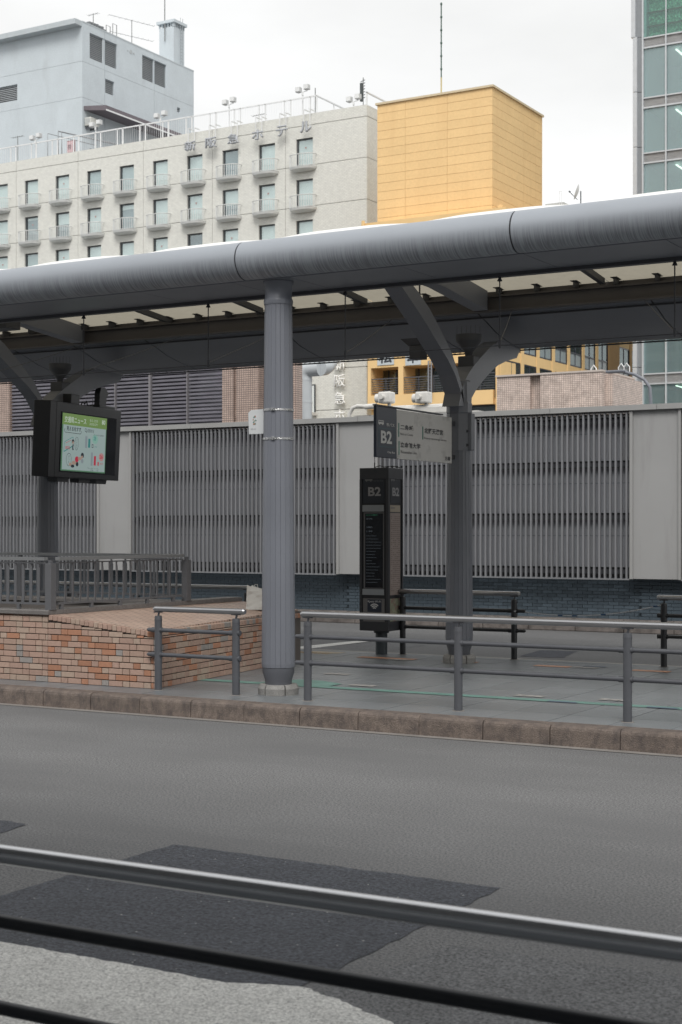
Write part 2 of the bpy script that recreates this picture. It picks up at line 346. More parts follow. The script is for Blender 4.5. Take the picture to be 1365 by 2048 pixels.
# platform
PZ = 0.19
platform = MB().box(-60, 30, 13.32, 19.6, 0, PZ - 0.008).build('platform', jointm, kind='structure')
MB().box(-60, 30, 19.603, 19.72, 0, PZ - .004).build('platform_edge', mat('edge_concrete', (0.36, 0.34, 0.31), 0.8, var=0.15), kind='structure')
for b_, n_ in ((.598, 'a'),):
    sm = MB().bbox(0, .589, 0, .589, -.02, 0, .003).mesh('paving_slab', slabm)
for i in range(16):
    for j in range(11):
        y = 13.345 + j * .6; x = -12.1 + i * .6
        if j == 10: continue
        piece('paving_slab', sm, platform, (x, y, PZ + random.uniform(-.0012, .0012)))
rest = MB()
for x0, x1 in ((-60, -12.1), (-2.5, 30)):
    k = x0
    while k < x1 - .01:
        for j in range(10): rest.box(k, min(k + .596, x1 - .004), 13.345 + j * .6, 13.941 + j * .6, PZ - .02, PZ)
        k += .6
rest.box(-60, 30, 19.35, 19.6, PZ - .02, PZ - .001)
rest.build('paving', slabm, platform, kind='stuff')
green = mat('green_line', (0.12, 0.24, 0.21), 0.55, var=0.2, vs_=4, speck=.1)
orange_l = mat('orange_line', (0.50, 0.26, 0.16), 0.6, var=0.25, vs_=6)
plane('green_line', -40, 20, 14.86, 15.05, PZ + .005, green)
# widening of the green line near the front column
poly('green_line', [(-9.9, 14.95), (-8.9, 14.95), (-8.9, 15.35), (-9.3, 15.55), (-9.6, 15.55)], PZ + .006, green)
x = -10.6
while x < -2:
    plane('orange_line', x, x + random.choice([.5, .9, 1.2]), 18.66, 18.85, PZ + .005, orange_l); x += 1.35
pale = mat('pale_mark', (0.32, 0.31, 0.30), 0.6, var=0.2, vs_=9); blue = mat('blue_mark', (0.10, 0.14, 0.20), 0.6)
def mark(x, y, sx=.34, sy=.15):   # queue sign plate printed on the floor
    r_ = MB()
    for k in range(3): r_.add([(x + k * sx * .34, y, PZ + .0075), (x + k * sx * .34 + sx * .3, y, PZ + .0075), (x + k * sx * .34 + sx * .3, y + sy, PZ + .0075), (x + k * sx * .34, y + sy, PZ + .0075)], [(0, 1, 2, 3)])
    r_.build('floor_marking', pale, kind='structure', fix=False)
for px, py in ((726, 1372), (675, 1349), (1230, 1401), (1172, 1336), (795, 1320), (1060, 1393)):
    a, b_ = G(px, py, PZ); mark(a - .17, b_ - .07)
for px, py in ((1125, 1405), (1325, 1417), (1190, 1334)):
    a, b_ = G(px, py, PZ); poly('floor_marking', [(a - .16, b_ - .04), (a + .16, b_ - .04), (a + .16, b_ + .04), (a - .16, b_ + .04)], PZ + .0085, blue)
MB_t = MB()
for px0 in range(9):
    for j in range(3):
        a, b_ = G(602 + px0 * 7.5, 1304 + px0 * .4, PZ); MB_t.lathe(a, b_ - j * .07 + .02, [(.022, PZ), (.016, PZ + .008)], 6, False)
MB_t.build('tactile_dots', mat('tactile', (0.45, 0.34, 0.22), 0.6), kind='stuff')
MB().box(*sorted((G(600, 1306, PZ)[0], G(672, 1308, PZ)[0])), 19.08, 19.34, PZ, PZ + .004).build('tactile_strip', mat('tactile2', (0.36, 0.30, 0.22), 0.6, var=.2), kind='structure')

# ------------------------------------------------------------------ canopy
can = thing('bus_stop_canopy', 'long grey steel canopy with thick pipe edge and cream roof over the bus platform', 'canopy', (-9, 18.68, PZ))
X0, X1 = -36.0, 6.0
pipe_d = bpy.data.materials.new('pipe_weathered'); pipe_d.use_nodes = True
def pipe_material():
    t = pipe_d.node_tree; N = t.nodes; L = t.links; b = N['Principled BSDF']; b.inputs['Roughness'].default_value = .52
    g = N.new('ShaderNodeNewGeometry'); mpn = N.new('ShaderNodeMapping'); mpn.inputs['Scale'].default_value = (64, 1.8, 1.8); mpn.inputs['Rotation'].default_value = (0, R(14), 0); L.new(g.outputs['Position'], mpn.inputs[0])
    n = N.new('ShaderNodeTexNoise'); n.inputs['Scale'].default_value = 1.4; n.inputs['Detail'].default_value = 5; n.inputs['Distortion'].default_value = .5; L.new(mpn.outputs[0], n.inputs[0])
    sx = N.new('ShaderNodeSeparateXYZ'); L.new(g.outputs['Position'], sx.inputs[0])
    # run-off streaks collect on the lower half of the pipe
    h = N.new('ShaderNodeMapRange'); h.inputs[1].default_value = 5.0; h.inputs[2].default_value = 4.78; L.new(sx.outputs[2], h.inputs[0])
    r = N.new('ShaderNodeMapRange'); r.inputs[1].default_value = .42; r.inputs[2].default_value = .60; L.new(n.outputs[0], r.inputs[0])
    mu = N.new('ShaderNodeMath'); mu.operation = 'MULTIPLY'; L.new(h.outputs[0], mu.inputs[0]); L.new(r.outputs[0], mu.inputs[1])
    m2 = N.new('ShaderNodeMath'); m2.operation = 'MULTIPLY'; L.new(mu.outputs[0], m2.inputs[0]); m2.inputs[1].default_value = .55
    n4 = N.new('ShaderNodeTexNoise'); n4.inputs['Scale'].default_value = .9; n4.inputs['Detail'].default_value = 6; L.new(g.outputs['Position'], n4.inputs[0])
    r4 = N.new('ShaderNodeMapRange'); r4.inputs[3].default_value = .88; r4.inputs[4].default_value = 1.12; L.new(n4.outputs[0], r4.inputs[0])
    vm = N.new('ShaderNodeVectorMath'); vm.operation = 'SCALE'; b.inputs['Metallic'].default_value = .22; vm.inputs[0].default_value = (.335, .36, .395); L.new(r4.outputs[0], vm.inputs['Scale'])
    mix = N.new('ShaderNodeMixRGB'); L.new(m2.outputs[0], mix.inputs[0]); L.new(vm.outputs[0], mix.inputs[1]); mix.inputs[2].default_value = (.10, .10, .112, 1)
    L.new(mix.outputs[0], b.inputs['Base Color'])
pipe_material()
PYc, PZc, PR = 13.86, 4.955, 0.21
seams = [-18.9, -15.7, -12.95 + .3, -9.27, -6.02, -2.8, .4]
seams = [-22.2, -19.0, -15.8, -9.27 - 3.25 - .35, -9.27, -6.02, -2.8, .4]
ends = [X0] + seams + [X1]
def pipe_seg(xa, xb):
    m = MB(); n = 40; prof = [(PYc + PR * math.cos(2 * math.pi * i / n), PZc + PR * math.sin(2 * math.pi * i / n)) for i in range(n)]
    m.prismx(prof, xa + .009, xb - .009, True); return m
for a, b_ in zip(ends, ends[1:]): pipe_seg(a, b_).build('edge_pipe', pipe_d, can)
for s in seams: MB().tube((s - .02, PYc, PZc), (s + .02, PYc, PZc), PR - .008, 32).build('pipe_joint', black, can)
# soffit box behind the pipe, in plates
sof = sorted([XY(p, 13.9) for p in (280, 466, 580, 802, 1049, 1334)] + [X0, -21, -17.5, -14.2, -2.7, 0.5, X1])
for a, b_ in zip(sof, sof[1:]):
    MB().box(a + .004, b_ - .004, PYc + .02, 14.78, 4.738, 4.752).build('soffit_plate', steel, can)
MB().box(X0, X1, PYc + .03, 14.76, 4.754, 5.10).build('edge_girder', steel, can)
MB().box(X0, X1, 14.782, 14.87, 4.70, 4.74).box(X0, X1, 14.79, 14.81, 4.745, 5.08).build('girder_lip', darksteel, can)
# rear beam
IY = 19.5
MB().box(X0, X1, IY - .008, IY + .008, 5.10, 5.27).build('beam_web', brownsteel, can)
MB().box(X0, X1, IY - .075, IY + .075, 5.075, 5.098).box(X0, X1, IY - .075, IY + .075, 5.272, 5.295).build('beam_flange', brownsteel, can)
MB().box(X0, X1, IY + .05, IY + .09, 5.30, 5.36).build('roof_batten', brownsteel, can)
bk = MB().box(-.01, .01, -.12, .06, 0, .085).box(-.045, .045, -.14, .06, .085, .095).mesh('roof_bracket', darksteel)
x = -26.5
while x < 3: piece('roof_bracket', bk, can, (x, IY - .02, 5.297)); x += .573
def roof_z(y):   # arched membrane
    pts = [(13.95, 5.17), (14.8, 5.27), (15.8, 5.44), (17, 5.56), (18, 5.53), (18.7, 5.46), (19.58, 5.37)]
    for (a, za), (b2, zb) in zip(pts, pts[1:]):
        if y <= b2: return za + (zb - za) * (y - a) / (b2 - a)
    return pts[-1][1]
memb = bpy.data.materials.new('cream_membrane'); memb.use_nodes = True
def memb_mat():
    t = memb.node_tree; N = t.nodes; L = t.links; N.clear(); o = N.new('ShaderNodeOutputMaterial')
    g = N.new('ShaderNodeNewGeometry'); n = N.new('ShaderNodeTexNoise'); n.inputs['Scale'].default_value = 9; n.inputs['Detail'].default_value = 8; L.new(g.outputs['Position'], n.inputs[0])
    r = N.new('ShaderNodeMapRange'); r.inputs[3].default_value = .86; r.inputs[4].default_value = 1.08; L.new(n.outputs[0], r.inputs[0])
    a = N.new('ShaderNodeBsdfTranslucent'); d = N.new('ShaderNodeBsdfDiffuse')
    vm = N.new('ShaderNodeVectorMath'); vm.operation = 'SCALE'; vm.inputs[0].default_value = (.36, .33, .265); L.new(r.outputs[0], vm.inputs['Scale']); L.new(vm.outputs[0], a.inputs[0])
    d.inputs[0].default_value = (.5, .48, .44, 1)
    m = N.new('ShaderNodeMixShader'); m.inputs[0].default_value = .42; L.new(a.outputs[0], m.inputs[1]); L.new(d.outputs[0], m.inputs[2]); L.new(m.outputs[0], o.inputs[0])
memb_mat()
def bump_f(x):
    u = ((x + 8.12) / 1.83 + .5) % 1.0 - .5; return .034 * math.exp(-(abs(u) / .38) ** 4)
yy = [14.2, 14.3, 14.8, 15.4, 16, 16.6, 17.2, 17.8, 18.3, 18.7, 19.15, 19.58]
raft = [-9 + 1.825 * k for k in range(-12, 8)]
for a, b_ in zip(raft, raft[1:]):
    m = MB(); nx = 14; vs2 = []
    for y in yy:
        for i in range(nx + 1):
            x = a + .004 + (b_ - a - .008) * i / nx; z = roof_z(y) + (bump_f(x) * math.exp(-((y - 14.05) / .5) ** 2) if y > 13.95 else 0)
            vs2.append((x, y, z))
    m.add(vs2, [(j * (nx + 1) + i, j * (nx + 1) + i + 1, (j + 1) * (nx + 1) + i + 1, (j + 1) * (nx + 1) + i) for j in range(len(yy) - 1) for i in range(nx)], True)
    m.build('roof_panel', memb, can, fix=False)
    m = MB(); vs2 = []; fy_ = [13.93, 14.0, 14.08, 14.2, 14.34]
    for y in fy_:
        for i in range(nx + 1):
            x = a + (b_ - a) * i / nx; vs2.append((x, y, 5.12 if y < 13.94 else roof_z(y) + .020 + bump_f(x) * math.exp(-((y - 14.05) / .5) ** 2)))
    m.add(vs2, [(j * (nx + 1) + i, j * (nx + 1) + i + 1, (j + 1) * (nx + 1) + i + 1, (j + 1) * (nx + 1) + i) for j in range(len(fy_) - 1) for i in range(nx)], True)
    m.build('lit_roof_edge', mat('skylit_white', (.82, .82, .80), .5), can, fix=False)  # opaque white strip paints in the sky-lit front edge of the membrane
MB().add([(X0, 19.6, 5.38), (X1, 19.6, 5.38), (X1, 21.35, 5.16), (X0, 21.35, 5.16)], [(0, 1, 2, 3)]).build('rear_roof_panel', mat('rear_roof_sheet', (0.4, .41, .42), .5), can, fix=False)
for x in raft:
    if abs((x + 9) / 7.3 - round((x + 9) / 7.3)) < .01:
        m = MB()
        ys = [14.8, 15.6, 16.4, 17.2, 18, 18.8, 19.40]
        top = [(y, roof_z(y) - .03) for y in ys]; bot = [(y, roof_z(y) - .30) for y in ys]; bot[0] = (14.8, 4.95)
        m.prismx([*top, *bot[::-1]], x - .11, x + .11).build('cross_beam', steel, can)
    else:
        ys = [14.8, 16, 17, 18, 18.8, 19.35]
        MB().prismx([*[(y, roof_z(y) - .01) for y in ys], *[(y, roof_z(y) - .09) for y in ys][::-1]], x - .035, x + .035).build('rafter', darksteel, can)
# rear edge: rounded gutter soffit with curved seams
prof = [(y, z + .055 if z < 5.05 else z) for y, z in [(19.62, 5.10), (19.72, 5.06), (19.95, 4.94), (20.25, 4.835), (20.6, 4.76), (20.95, 4.705), (21.15, 4.685), (21.36, 4.72), (21.5, 4.83), (21.55, 4.97), (21.5, 5.1), (21.36, 5.16), (19.62, 5.14)]]
fars = [-26, -22.9, -19.7, -16.6, -13.9, -12.2, -9.9, -9.0, -7.2, -4.6, -2.0, X1]
fars = [X0, -26, -23.5, -20.6, -17.9, -16.6, -15.1, -12.5, -10.05, -9.15, -6.6, -4.1, -1.6, X1]
for a, b_ in zip(fars, fars[1:]):
    MB().prismx(prof, a + .010, b_ - .010, True).build('gutter_soffit', steel, can)
pj = MB()
for s in fars[1:-1]: pj.prismx([(y, z + .012) if z < 5 else (y, z - .004) for y, z in prof], s - .012, s + .012)
pj.build('gutter_joint', black, can)
MB().tube((X0, 21.12, 4.715), (X1, 21.12, 4.715), .012, 6).tube((X0, 19.74, 5.035), (X1, 19.74, 5.035), .014, 6).build('drip_trim', darksteel, can)
# fluted columns
def column(x, y, ztop, collar=True, label=None):
    n = 20
    c_ = MB()
    base_r, top_r = .187, .153
    prof = [(base_r - .004, PZ + .30), (base_r, PZ + .34)] + [(base_r - (base_r - top_r) * ((k / 8.0) ** 1.15), PZ + .34 + (ztop - PZ - .34) * k / 8) for k in range(1, 9)]
    m = MB(); bm_v = []
    # shallow V joints between the staves
    fl = n * 3
    for r, z in prof:
        for i in range(fl):
            a = 2 * math.pi * i / fl + R(4); rr = r - (.0045 if i % 3 == 0 else 0)
            aa = a + (0.0 if i % 3 == 0 else (-.042 if i % 3 == 1 else .042) * 1.9)
            bm_v.append((x + rr * math.cos(aa), y + rr * math.sin(aa), z))
    fs = [(j * fl + i, j * fl + (i + 1) % fl, (j + 1) * fl + (i + 1) % fl, (j + 1) * fl + i) for j in range(len(prof) - 1) for i in range(fl)]
    m.add(bm_v, fs); m.add(bm_v[:fl], [tuple(reversed(range(fl)))]); m.add(bm_v[-fl:], [tuple(range(fl))])
    c = m.build('column', steel, can, label=label)
    MB().lathe(x, y, [(.145, PZ + .10), (.150, PZ + .16), (.176, PZ + .24), (.176, PZ + .30)], 32).build('shoe', mat('shoe_paint', (.10, .105, .12), .5), c)
    for k in range(6):
        a0_, a1_ = R(60 * k + 2 + 22), R(60 * k + 58 + 22); seg = MB(); ri = .10
        pts = [a0_ + (a1_ - a0_) * q / 5 for q in range(6)]
        for (r0, za, r1, zb) in (((.222, PZ, .226, PZ + .07)), ((.226, PZ + .07, .205, PZ + .112))):
            vs2 = [(x + r0 * math.cos(q), y + r0 * math.sin(q), za) for q in pts] + [(x + r1 * math.cos(q), y + r1 * math.sin(q), zb) for q in pts]
            seg.add(vs2, [(q, q + 1, q + 7, q + 6) for q in range(5)], True)
        vs2 = [(x + .205 * math.cos(q), y + .205 * math.sin(q), PZ + .112) for q in pts] + [(x + ri * math.cos(q), y + ri * math.sin(q), PZ + .112) for q in pts]
        seg.add(vs2, [(q, q + 1, q + 7, q + 6) for q in range(5)])
        for q in (pts[0], pts[-1]):
            cs, sn = math.cos(q), math.sin(q)
            seg.add([(x + ri * cs, y + ri * sn, PZ), (x + .222 * cs, y + .222 * sn, PZ), (x + .226 * cs, y + .226 * sn, PZ + .07), (x + .205 * cs, y + .205 * sn, PZ + .112), (x + ri * cs, y + ri * sn, PZ + .112)], [(0, 1, 2, 3, 4)])
        seg.build('base_stone', stone, c, fix=False)
    if collar:
        MB().lathe(x, y, [(.158, ztop - .01), (.163, ztop + .03), (.158, ztop + .05), (.150, ztop + .06), (.150, 4.70), (.168, 4.712), (.168, 4.736)], 40).build('collar', steel, c)
    return c
COLX = -8.985
for x in (COLX - 7.3, COLX, COLX + 7.3): column(x, 14.09, 4.49)
def quadbeam(m, pts, wx):    # sweep of a box section in the plane x = const : pts = (x, ylow, zlow, yhigh, zhigh)
    vs2 = []
    for x, ya, za, yb, zb in pts: vs2 += [(x - wx, ya, za), (x + wx, ya, za), (x + wx, yb, zb), (x - wx, yb, zb)]
    fs = []
    for i in range(len(pts) - 1):
        for k in range(4): fs.append((4 * i + k, 4 * i + (k + 1) % 4, 4 * i + 4 + (k + 1) % 4, 4 * i + 4 + k))
    m.add(vs2, fs); m.add(vs2[:4], [(0, 1, 2, 3)]); m.add(vs2[-4:], [(3, 2, 1, 0)])
XL_, XR_ = COLX - .125, COLX + .125     # section measured once on the middle frame: (lower y, z, upper y, z)
def sec(lo, hi, xl, xh): return (YX(lo[0], xl), ZX(lo[0], lo[1], xl), YX(hi[0], xh), ZX(hi[0], hi[1], xh))
ARMS = {'road': [sec(a, b_, XL_, XR_) for a, b_ in (((896, 812), (930, 812)), ((888, 782), (925, 775)), ((878, 752), (916, 742)), ((862, 720), (905, 708)), ((843, 690), (891, 678)), ((820, 652), (876, 648)), ((796, 616), (859, 616)), ((775, 585), (838, 585)), ((752, 552), (812, 552)))],
        'rear': [sec(a, b_, XR_, XR_) for a, b_ in (((943, 812), (918, 812)), ((944, 796), (924, 780)), ((953, 779), (931, 760)), ((967, 761), (940, 743)), ((981, 745), (951, 728)), ((996, 731), (963, 714)), ((1014, 722), (975, 701)), ((1034, 716), (986, 690)), ((1041, 699), (1000, 682)))]}
for x in (COLX - 7.33, COLX, COLX + 7.3, COLX - 14.7):
    Yc = 18.68
    c = column(x, Yc, 3.62, collar=False)
    MB().lathe(x, Yc, [(.150, 3.56), (.175, 3.60), (.175, 3.72), (.160, 3.76), (.160, 4.02), (.12, 4.06)], 8, False, R(22.5)).build('capital', steel, c)
    # arm towards the road: curved box strut up to the cross beam, then the arm to the rear edge
    for nm in ('road', 'rear'):
        m = MB(); quadbeam(m, [(x, *q) for q in ARMS[nm]], .125); m.build('curved_arm', steel, can)
    # rain hopper over the column and its outlet box
    hp = MB().lathe(x, 18.98, [(.05, 4.42), (.06, 4.46), (.17, 4.60), (.18, 4.63), (.18, 4.70)], 20).build('rain_hopper', darksteel, can)
    MB().tube((x, 18.98, 4.05), (x, 18.98, 4.43), .05, 12).bbox(x - .12, x + .12, 18.88, 19.1, 4.22, 4.40, .012).build('outlet_box', darksteel, hp)
    sp = MB()
    for k in range(5):
        for q in range(2): sp.tube((x - .14 + k * .07, 18.9 + q * .15, 4.64), (x - .14 + k * .07, 18.9 + q * .15, 4.82), .002, 4)
    sp.build('bird_spikes', darksteel, hp, kind='stuff')
# speaker horn under the arm of the middle frame
hp = MB().add([(-9.72, 18.35, 4.62), (-9.40, 18.35, 4.62), (-9.40, 18.6, 4.62), (-9.72, 18.6, 4.62), (-9.62, 18.40, 4.52), (-9.44, 18.40, 4.52), (-9.44, 18.56, 4.52), (-9.62, 18.56, 4.52)],
              [(3, 2, 1, 0), (4, 5, 6, 7), (0, 1, 5, 4), (1, 2, 6, 5), (2, 3, 7, 6), (3, 0, 4, 7)]).bbox(-9.60, -9.42, 18.38, 18.58, 4.34, 4.52, .01).tube((-9.5, 18.5, 4.62), (-9.5, 18.5, 5.4), .012, 6).build('junction_box', darksteel, can)
# net rods, their wire and bracing cables
rodx = [XY(p, 14.83) for p in (168, 417, 691, 1000, 1350)]
st = rodx[1] - rodx[0]
rodx = [rodx[0] - 2 * st, rodx[0] - st] + rodx + [rodx[-1] + st]
for x in rodx:
    r_ = MB().tube((x, 14.83, 3.94), (x, 14.83, 4.70), .007, 6).tube((x, 14.83, 4.66), (x, 14.83, 4.70), .03, 8, .012).tube((x, 14.83, 3.95), (x, 14.83, 4.03), .015, 6)
    r_.build('net_rod', darksteel, can)
    MB().path([(x, 14.83, 4.0), (x - .95, 17.16, 4.52), (x - 1.9, 19.48, 5.07)], .005, 5).build('brace_cable', darksteel, can)
MB().path([(X0, 14.83, 3.965)] + [(x, 14.83, 3.97) for x in rodx] + [(X1, 14.83, 3.965)], .005, 5).build('net_wire', darksteel, can)
nw = MB().path([(X0, 21.0, 4.70), (X1, 21.0, 4.70)], .005, 5)
for k in range(60): nw.tube((X0 + k * .7, 21.0, 4.70), (X0 + k * .7, 21.05, 4.74), .004, 4)
nw.build('rear_net_wire', darksteel, can)
# bird net strip hanging over the rear edge
nt_ = MB(); xx = -26
while xx < 2: nt_.tube((xx, 21.03, 4.705), (xx + .09, 21.08, 4.74), .0015, 3, caps=False); nt_.tube((xx + .09, 21.03, 4.705), (xx, 21.08, 4.74), .0015, 3, caps=False); xx += .09
nt_.build('bird_net', darksteel, can, kind='stuff')
fit = MB().bbox(XY(0, 15.6) - .35, XY(22, 15.6), 15.5, 15.8, ZY(10, 658, 15.6), ZY(10, 632, 15.6), .01).build('luminaire', darksteel, can)

# ------------------------------------------------------------------ guard railings
def railing(label, y, posts, xa, xb, z0, group=None, ends=(True, True), pm_=railsteel, xm=None):
    t = thing('guard_railing', label, 'railing', ((posts[0] + posts[-1]) / 2, y, z0), group)
    TZ, M1, M2 = z0 + .918, z0 + .680, z0 + .402
    m = MB().tube((xa + .02, y, TZ), (xb - .02, y, TZ), .0335, 16).tube((xa, y, TZ), (xa + .02, y, TZ), .025, 16, .0335).tube((xb - .02, y, TZ), (xb, y, TZ), .0335, 16, .025)
    m.build('top_rail', stainless, t)
    ma, mb_ = xm or (xa - .07, xb - .07)
    for z in (M1, M2):
        q = MB().tube((ma, y, z), (mb_, y, z), .0235, 14)
        for e in (ma, mb_): q.lathe(0, 0, [(0, 0)], 3) if False else q.tube((e - .02 if e == ma else e, y, z), (e if e == ma else e + .02, y, z), .012 if e == ma else .0235, 14, .0235 if e == ma else .012)
        r_ = q.build('middle_rail', pm_, t)
        for p in posts: MB().tube((p - .085, y, z), (p + .055, y, z), .0305, 14).build('clamp_sleeve', pm_, r_)
    for p in posts:
        o = MB().tube((p, y, z0), (p, y, z0 + .79), .0425, 18).tube((p, y, z0 + .79), (p, y, z0 + .80), .045, 18).tube((p, y, z0 + .80), (p, y, z0 + .84), .043, 18, .040).build('post', pm_, t)
        MB().tube((p, y, z0 + .84), (p + .012, y, z0 + .885), .012, 8).box(p - .055, p + .055, y - .016, y + .016, TZ - .041, TZ - .030).build('bracket', darksteel, o)
        MB().lathe(p, y, [(.062, z0), (.060, z0 + .004)], 20).build('base_plate', concrete, o)
    return t
railing('short guard railing with two posts in front of the brick planter', 13.75, [-10.378, -9.319], XY(309, 13.75), XY(491, 13.75), PZ, xm=(XY(298, 13.75), XY(478, 13.75)))
railing('long guard railing at the kerb to the right of the fluted column', 13.68, [-8.356, -6.59, -4.825, -3.06], XY(603, 13.68), -2.98, PZ, xm=(XY(594, 13.68), -3.0))
bx = XY(500, 19.5)
railing('guard railing on the far platform edge behind the brick planter', 19.5, [bx - .06 - 1.77 * k for k in range(5)], bx - 7.2, bx, PZ, pm_=darksteel)
railing('dark guard railing on the far platform edge behind the bus stop pillar', 19.5, [-10.29, -8.53], -10.36, XY(1041, 19.5), PZ, pm_=black, xm=(-10.4, XY(1049, 19.5)))
railing('dark guard railing on the far platform edge at the right edge of the photo', 19.42, [-6.35, -4.70, -2.81], XY(1315, 19.42), -2.7, PZ, pm_=black, xm=(XY(1318, 19.42), -2.7))
# rope between the two
rp = []
pa, pb = Vector((-8.46, 19.5, ZY(1045, 1222, 19.5))), Vector((-6.36, 19.42, ZY(1322, 1209, 19.42)))
for k in range(21):
    u = k / 20; p = pa.lerp(pb, u); p.z -= .21 * 4 * u * (1 - u) * .5; rp.append(p)
rope = thing('tied_rope', 'thin pale rope with blue tags sagging between two far guard railings', 'rope', tuple(pa))
MB().path(rp, .008, 5).path([pa + Vector((-.10 + .012 * k, .05 * math.sin(k), .02 * math.cos(k * 2))) for k in range(10)], .008, 5).build('cord', mat('rope_fibre', (.5, .52, .55), .8), rope)
tg = mat('blue_tag', (.03, .08, .17), .5)
for u in (.3, .42, .62, .97):
    p = rp[int(u * 20)]; MB().tube(p - Vector((.035, 0, 0)), p + Vector((.035, 0, .003)), .011, 6).build('rope_tag', tg, rope)
# near railing, close to the camera
nr = thing('near_railing', 'out of focus steel railing crossing the foreground below the camera', 'railing', (-2.5, 4.04, 0))
MB().tube((-6.5, 4.01, .85), (1.5, 4.075, .85), .0345, 24).build('top_rail', mat('near_steel', (0.60, 0.605, .62), .25, metal=.95, var=.05), nr)
nd = mat('near_dark_steel', (0.028, 0.03, .035), .45, metal=.2, var=.1)
for z in (.612, .305): MB().tube((-6.5, 4.01, z), (1.5, 4.075, z), .0245, 20).build('middle_rail', nd, nr)
for x in (-4.35, -.75): MB().tube((x, 4.04, .012), (x, 4.04, .80), .042, 18).tube((x, 4.04, .8), (x, 4.04, .83), .012, 8).build('post', nd, nr)

# ------------------------------------------------------------------ brick enclosure of the stairway and brick planter
def brick_mesh(L, h, d, m, b=.003): return MB().bbox(0, L, -d, 0, 0, h, b).mesh('brick', m)
CH = 0.0713; LW, SW = 0.204, 0.102
BM = {}
def getb(L, mi):
    k = (round(L, 3), mi)
    if k not in BM: BM[k] = brick_mesh(L, CH - .010, .022, bricks[mi])
    return BM[k]
def pick(): return random.choices(range(5), [9, 5, 6, 1.2, 10])[0]
def lay(parent, p0, ang, length, z0, ztop, cnt, limit=300):
    """courses of bricks on a face starting at p0, running along ang"""
    dx, dy = math.cos(ang), math.sin(ang); row = 0; z = z0
    while z < max(ztop(0), ztop(length)) - .004:
        s = -(row % 2) * (LW * .5) - (row % 4 == 3) * .05; long_ = True
        while s < length - .02:
            L = LW if long_ else SW; a = max(s, 0); b_ = min(s + L - .010, length)
            long_ = not long_ if random.random() > .1 else long_
            s += L
            if b_ - a < .025: continue
            top = min(ztop(a), ztop(b_)); h = min(CH - .010, top - z)
            if h < .004: continue
            mi = pick(); j = random.uniform(-.0025, .0025)
            o = (p0[0] + dx * a - dy * j, p0[1] + dy * a + dx * j, z)
            if h < .012: j = .0
            if h < CH - .0101 or b_ - a < L - .0101: me = (MB().bbox(0, b_ - a, -.022, 0, 0, h, .003) if h > .01 else MB().box(0, b_ - a, -.022, 0, 0, h)).mesh('brick', bricks[mi])
            else: me = getb(L - .010, mi)
            if cnt[0] < limit: piece('brick', me, parent, o, ang); cnt[0] += 1
        row += 1; z += CH
XS = -12.05
enc = thing('stairway_enclosure', 'brick enclosure with granite coping and grey balustrade around a stairway', 'stairway wall', (-13.5, 15.2, PZ))
MB().box(-17, XS - .007, 13.83, 14.02, PZ, 1.005).box(XS - .2, XS - .007, 14.02, 16.7, PZ, 1.005).box(-17, XS - .2, 16.5, 16.7, PZ, 1.005).build('core_wall', mortar, enc)
lay(enc, (-15.4, 13.824), 0, 15.4 + XS - .006, PZ + .004, lambda s: .985, [0])
lay(enc, (-17.0, 16.494), 0, 4.6, .70, lambda s: .985, [240])
gp = lambda a, b_: [(a, .993), (a, 1.035), (a + .012, 1.047), (b_ - .012, 1.047), (b_, 1.035), (b_, .993)]
for xa in (-17, -16, -15, -14, -13.0): MB().prismx(gp(13.775, 14.06), xa + .003, (xa + 1 if xa < -13.1 else XS + .03) - .003).build('coping_stone', graniteb, enc)
for ya in (14.063, 15.0, 16.0): MB().prismy([(XS - .24, .993), (XS - .24, 1.047), (XS + .03, 1.047), (XS + .03, .993)], ya, (15.0 if ya < 14.5 else ya + 1 if ya < 16 else 17.9) - .003).build('coping_stone', graniteb, enc)
for xa in (-17, -15.5, -14): MB().prismx(gp(16.45, 16.75), xa + .003, (xa + 1.5 if xa < -14 else XS - .245) - .003).build('coping_stone', graniteb, enc)
# balustrade
balm = mat('balustrade_paint', (0.11, 0.112, 0.12), .5, var=.06)
def bal_run(p, q, n, parent):
    p, q = Vector(p), Vector(q); d = (q - p).normalized(); nn = Vector((-d.y, d.x, 0))
    def bar(a, b_, hw, z0, z1):
        return [a + nn * hw + Vector((0, 0, z0)), a - nn * hw + Vector((0, 0, z0)), b_ - nn * hw + Vector((0, 0, z0)), b_ + nn * hw + Vector((0, 0, z0)),
                a + nn * hw + Vector((0, 0, z1)), a - nn * hw + Vector((0, 0, z1)), b_ - nn * hw + Vector((0, 0, z1)), b_ + nn * hw + Vector((0, 0, z1))]
    bf = [(3, 2, 1, 0), (4, 5, 6, 7), (0, 1, 5, 4), (1, 2, 6, 5), (2, 3, 7, 6), (3, 0, 4, 7)]
    MB().add(bar(p, q, .032, 1.635, 1.675), bf).build('handrail', mat('handrail_paint', (.18, .185, .19), .4), parent)
    MB().add(bar(p, q, .015, 1.105, 1.13), bf).add(bar(p, q, .012, 1.60, 1.615), bf).build('bottom_rail', balm, parent)
    bm_ = MB(); L = (q - p).length
    bl = MB().prismy([(-.019, 1.11), (.019, 1.11), (.019, 1.17), (.024, 1.20), (.024, 1.53), (.012, 1.57), (.012, 1.605), (-.012, 1.605), (-.014, 1.57), (-.014, 1.53), (-.014, 1.20), (-.019, 1.17)], -.006, .006).mesh('baluster', balm)
    for k in range(1, n):
        c0 = p.lerp(q, k / n); o = piece('baluster', bl, parent, (c0.x, c0.y, 0), math.atan2(d.y, d.x) + R(12))
    for k in range(0, n, 4):
        c0 = p.lerp(q, (k + .5) / n); MB().box(c0.x - .02, c0.x + .02, c0.y - .02, c0.y + .02, 1.045, 1.106).build('foot', balm, parent)
bal_run((-17, 13.86, 0), (XS - .08, 13.86, 0), 40, enc)
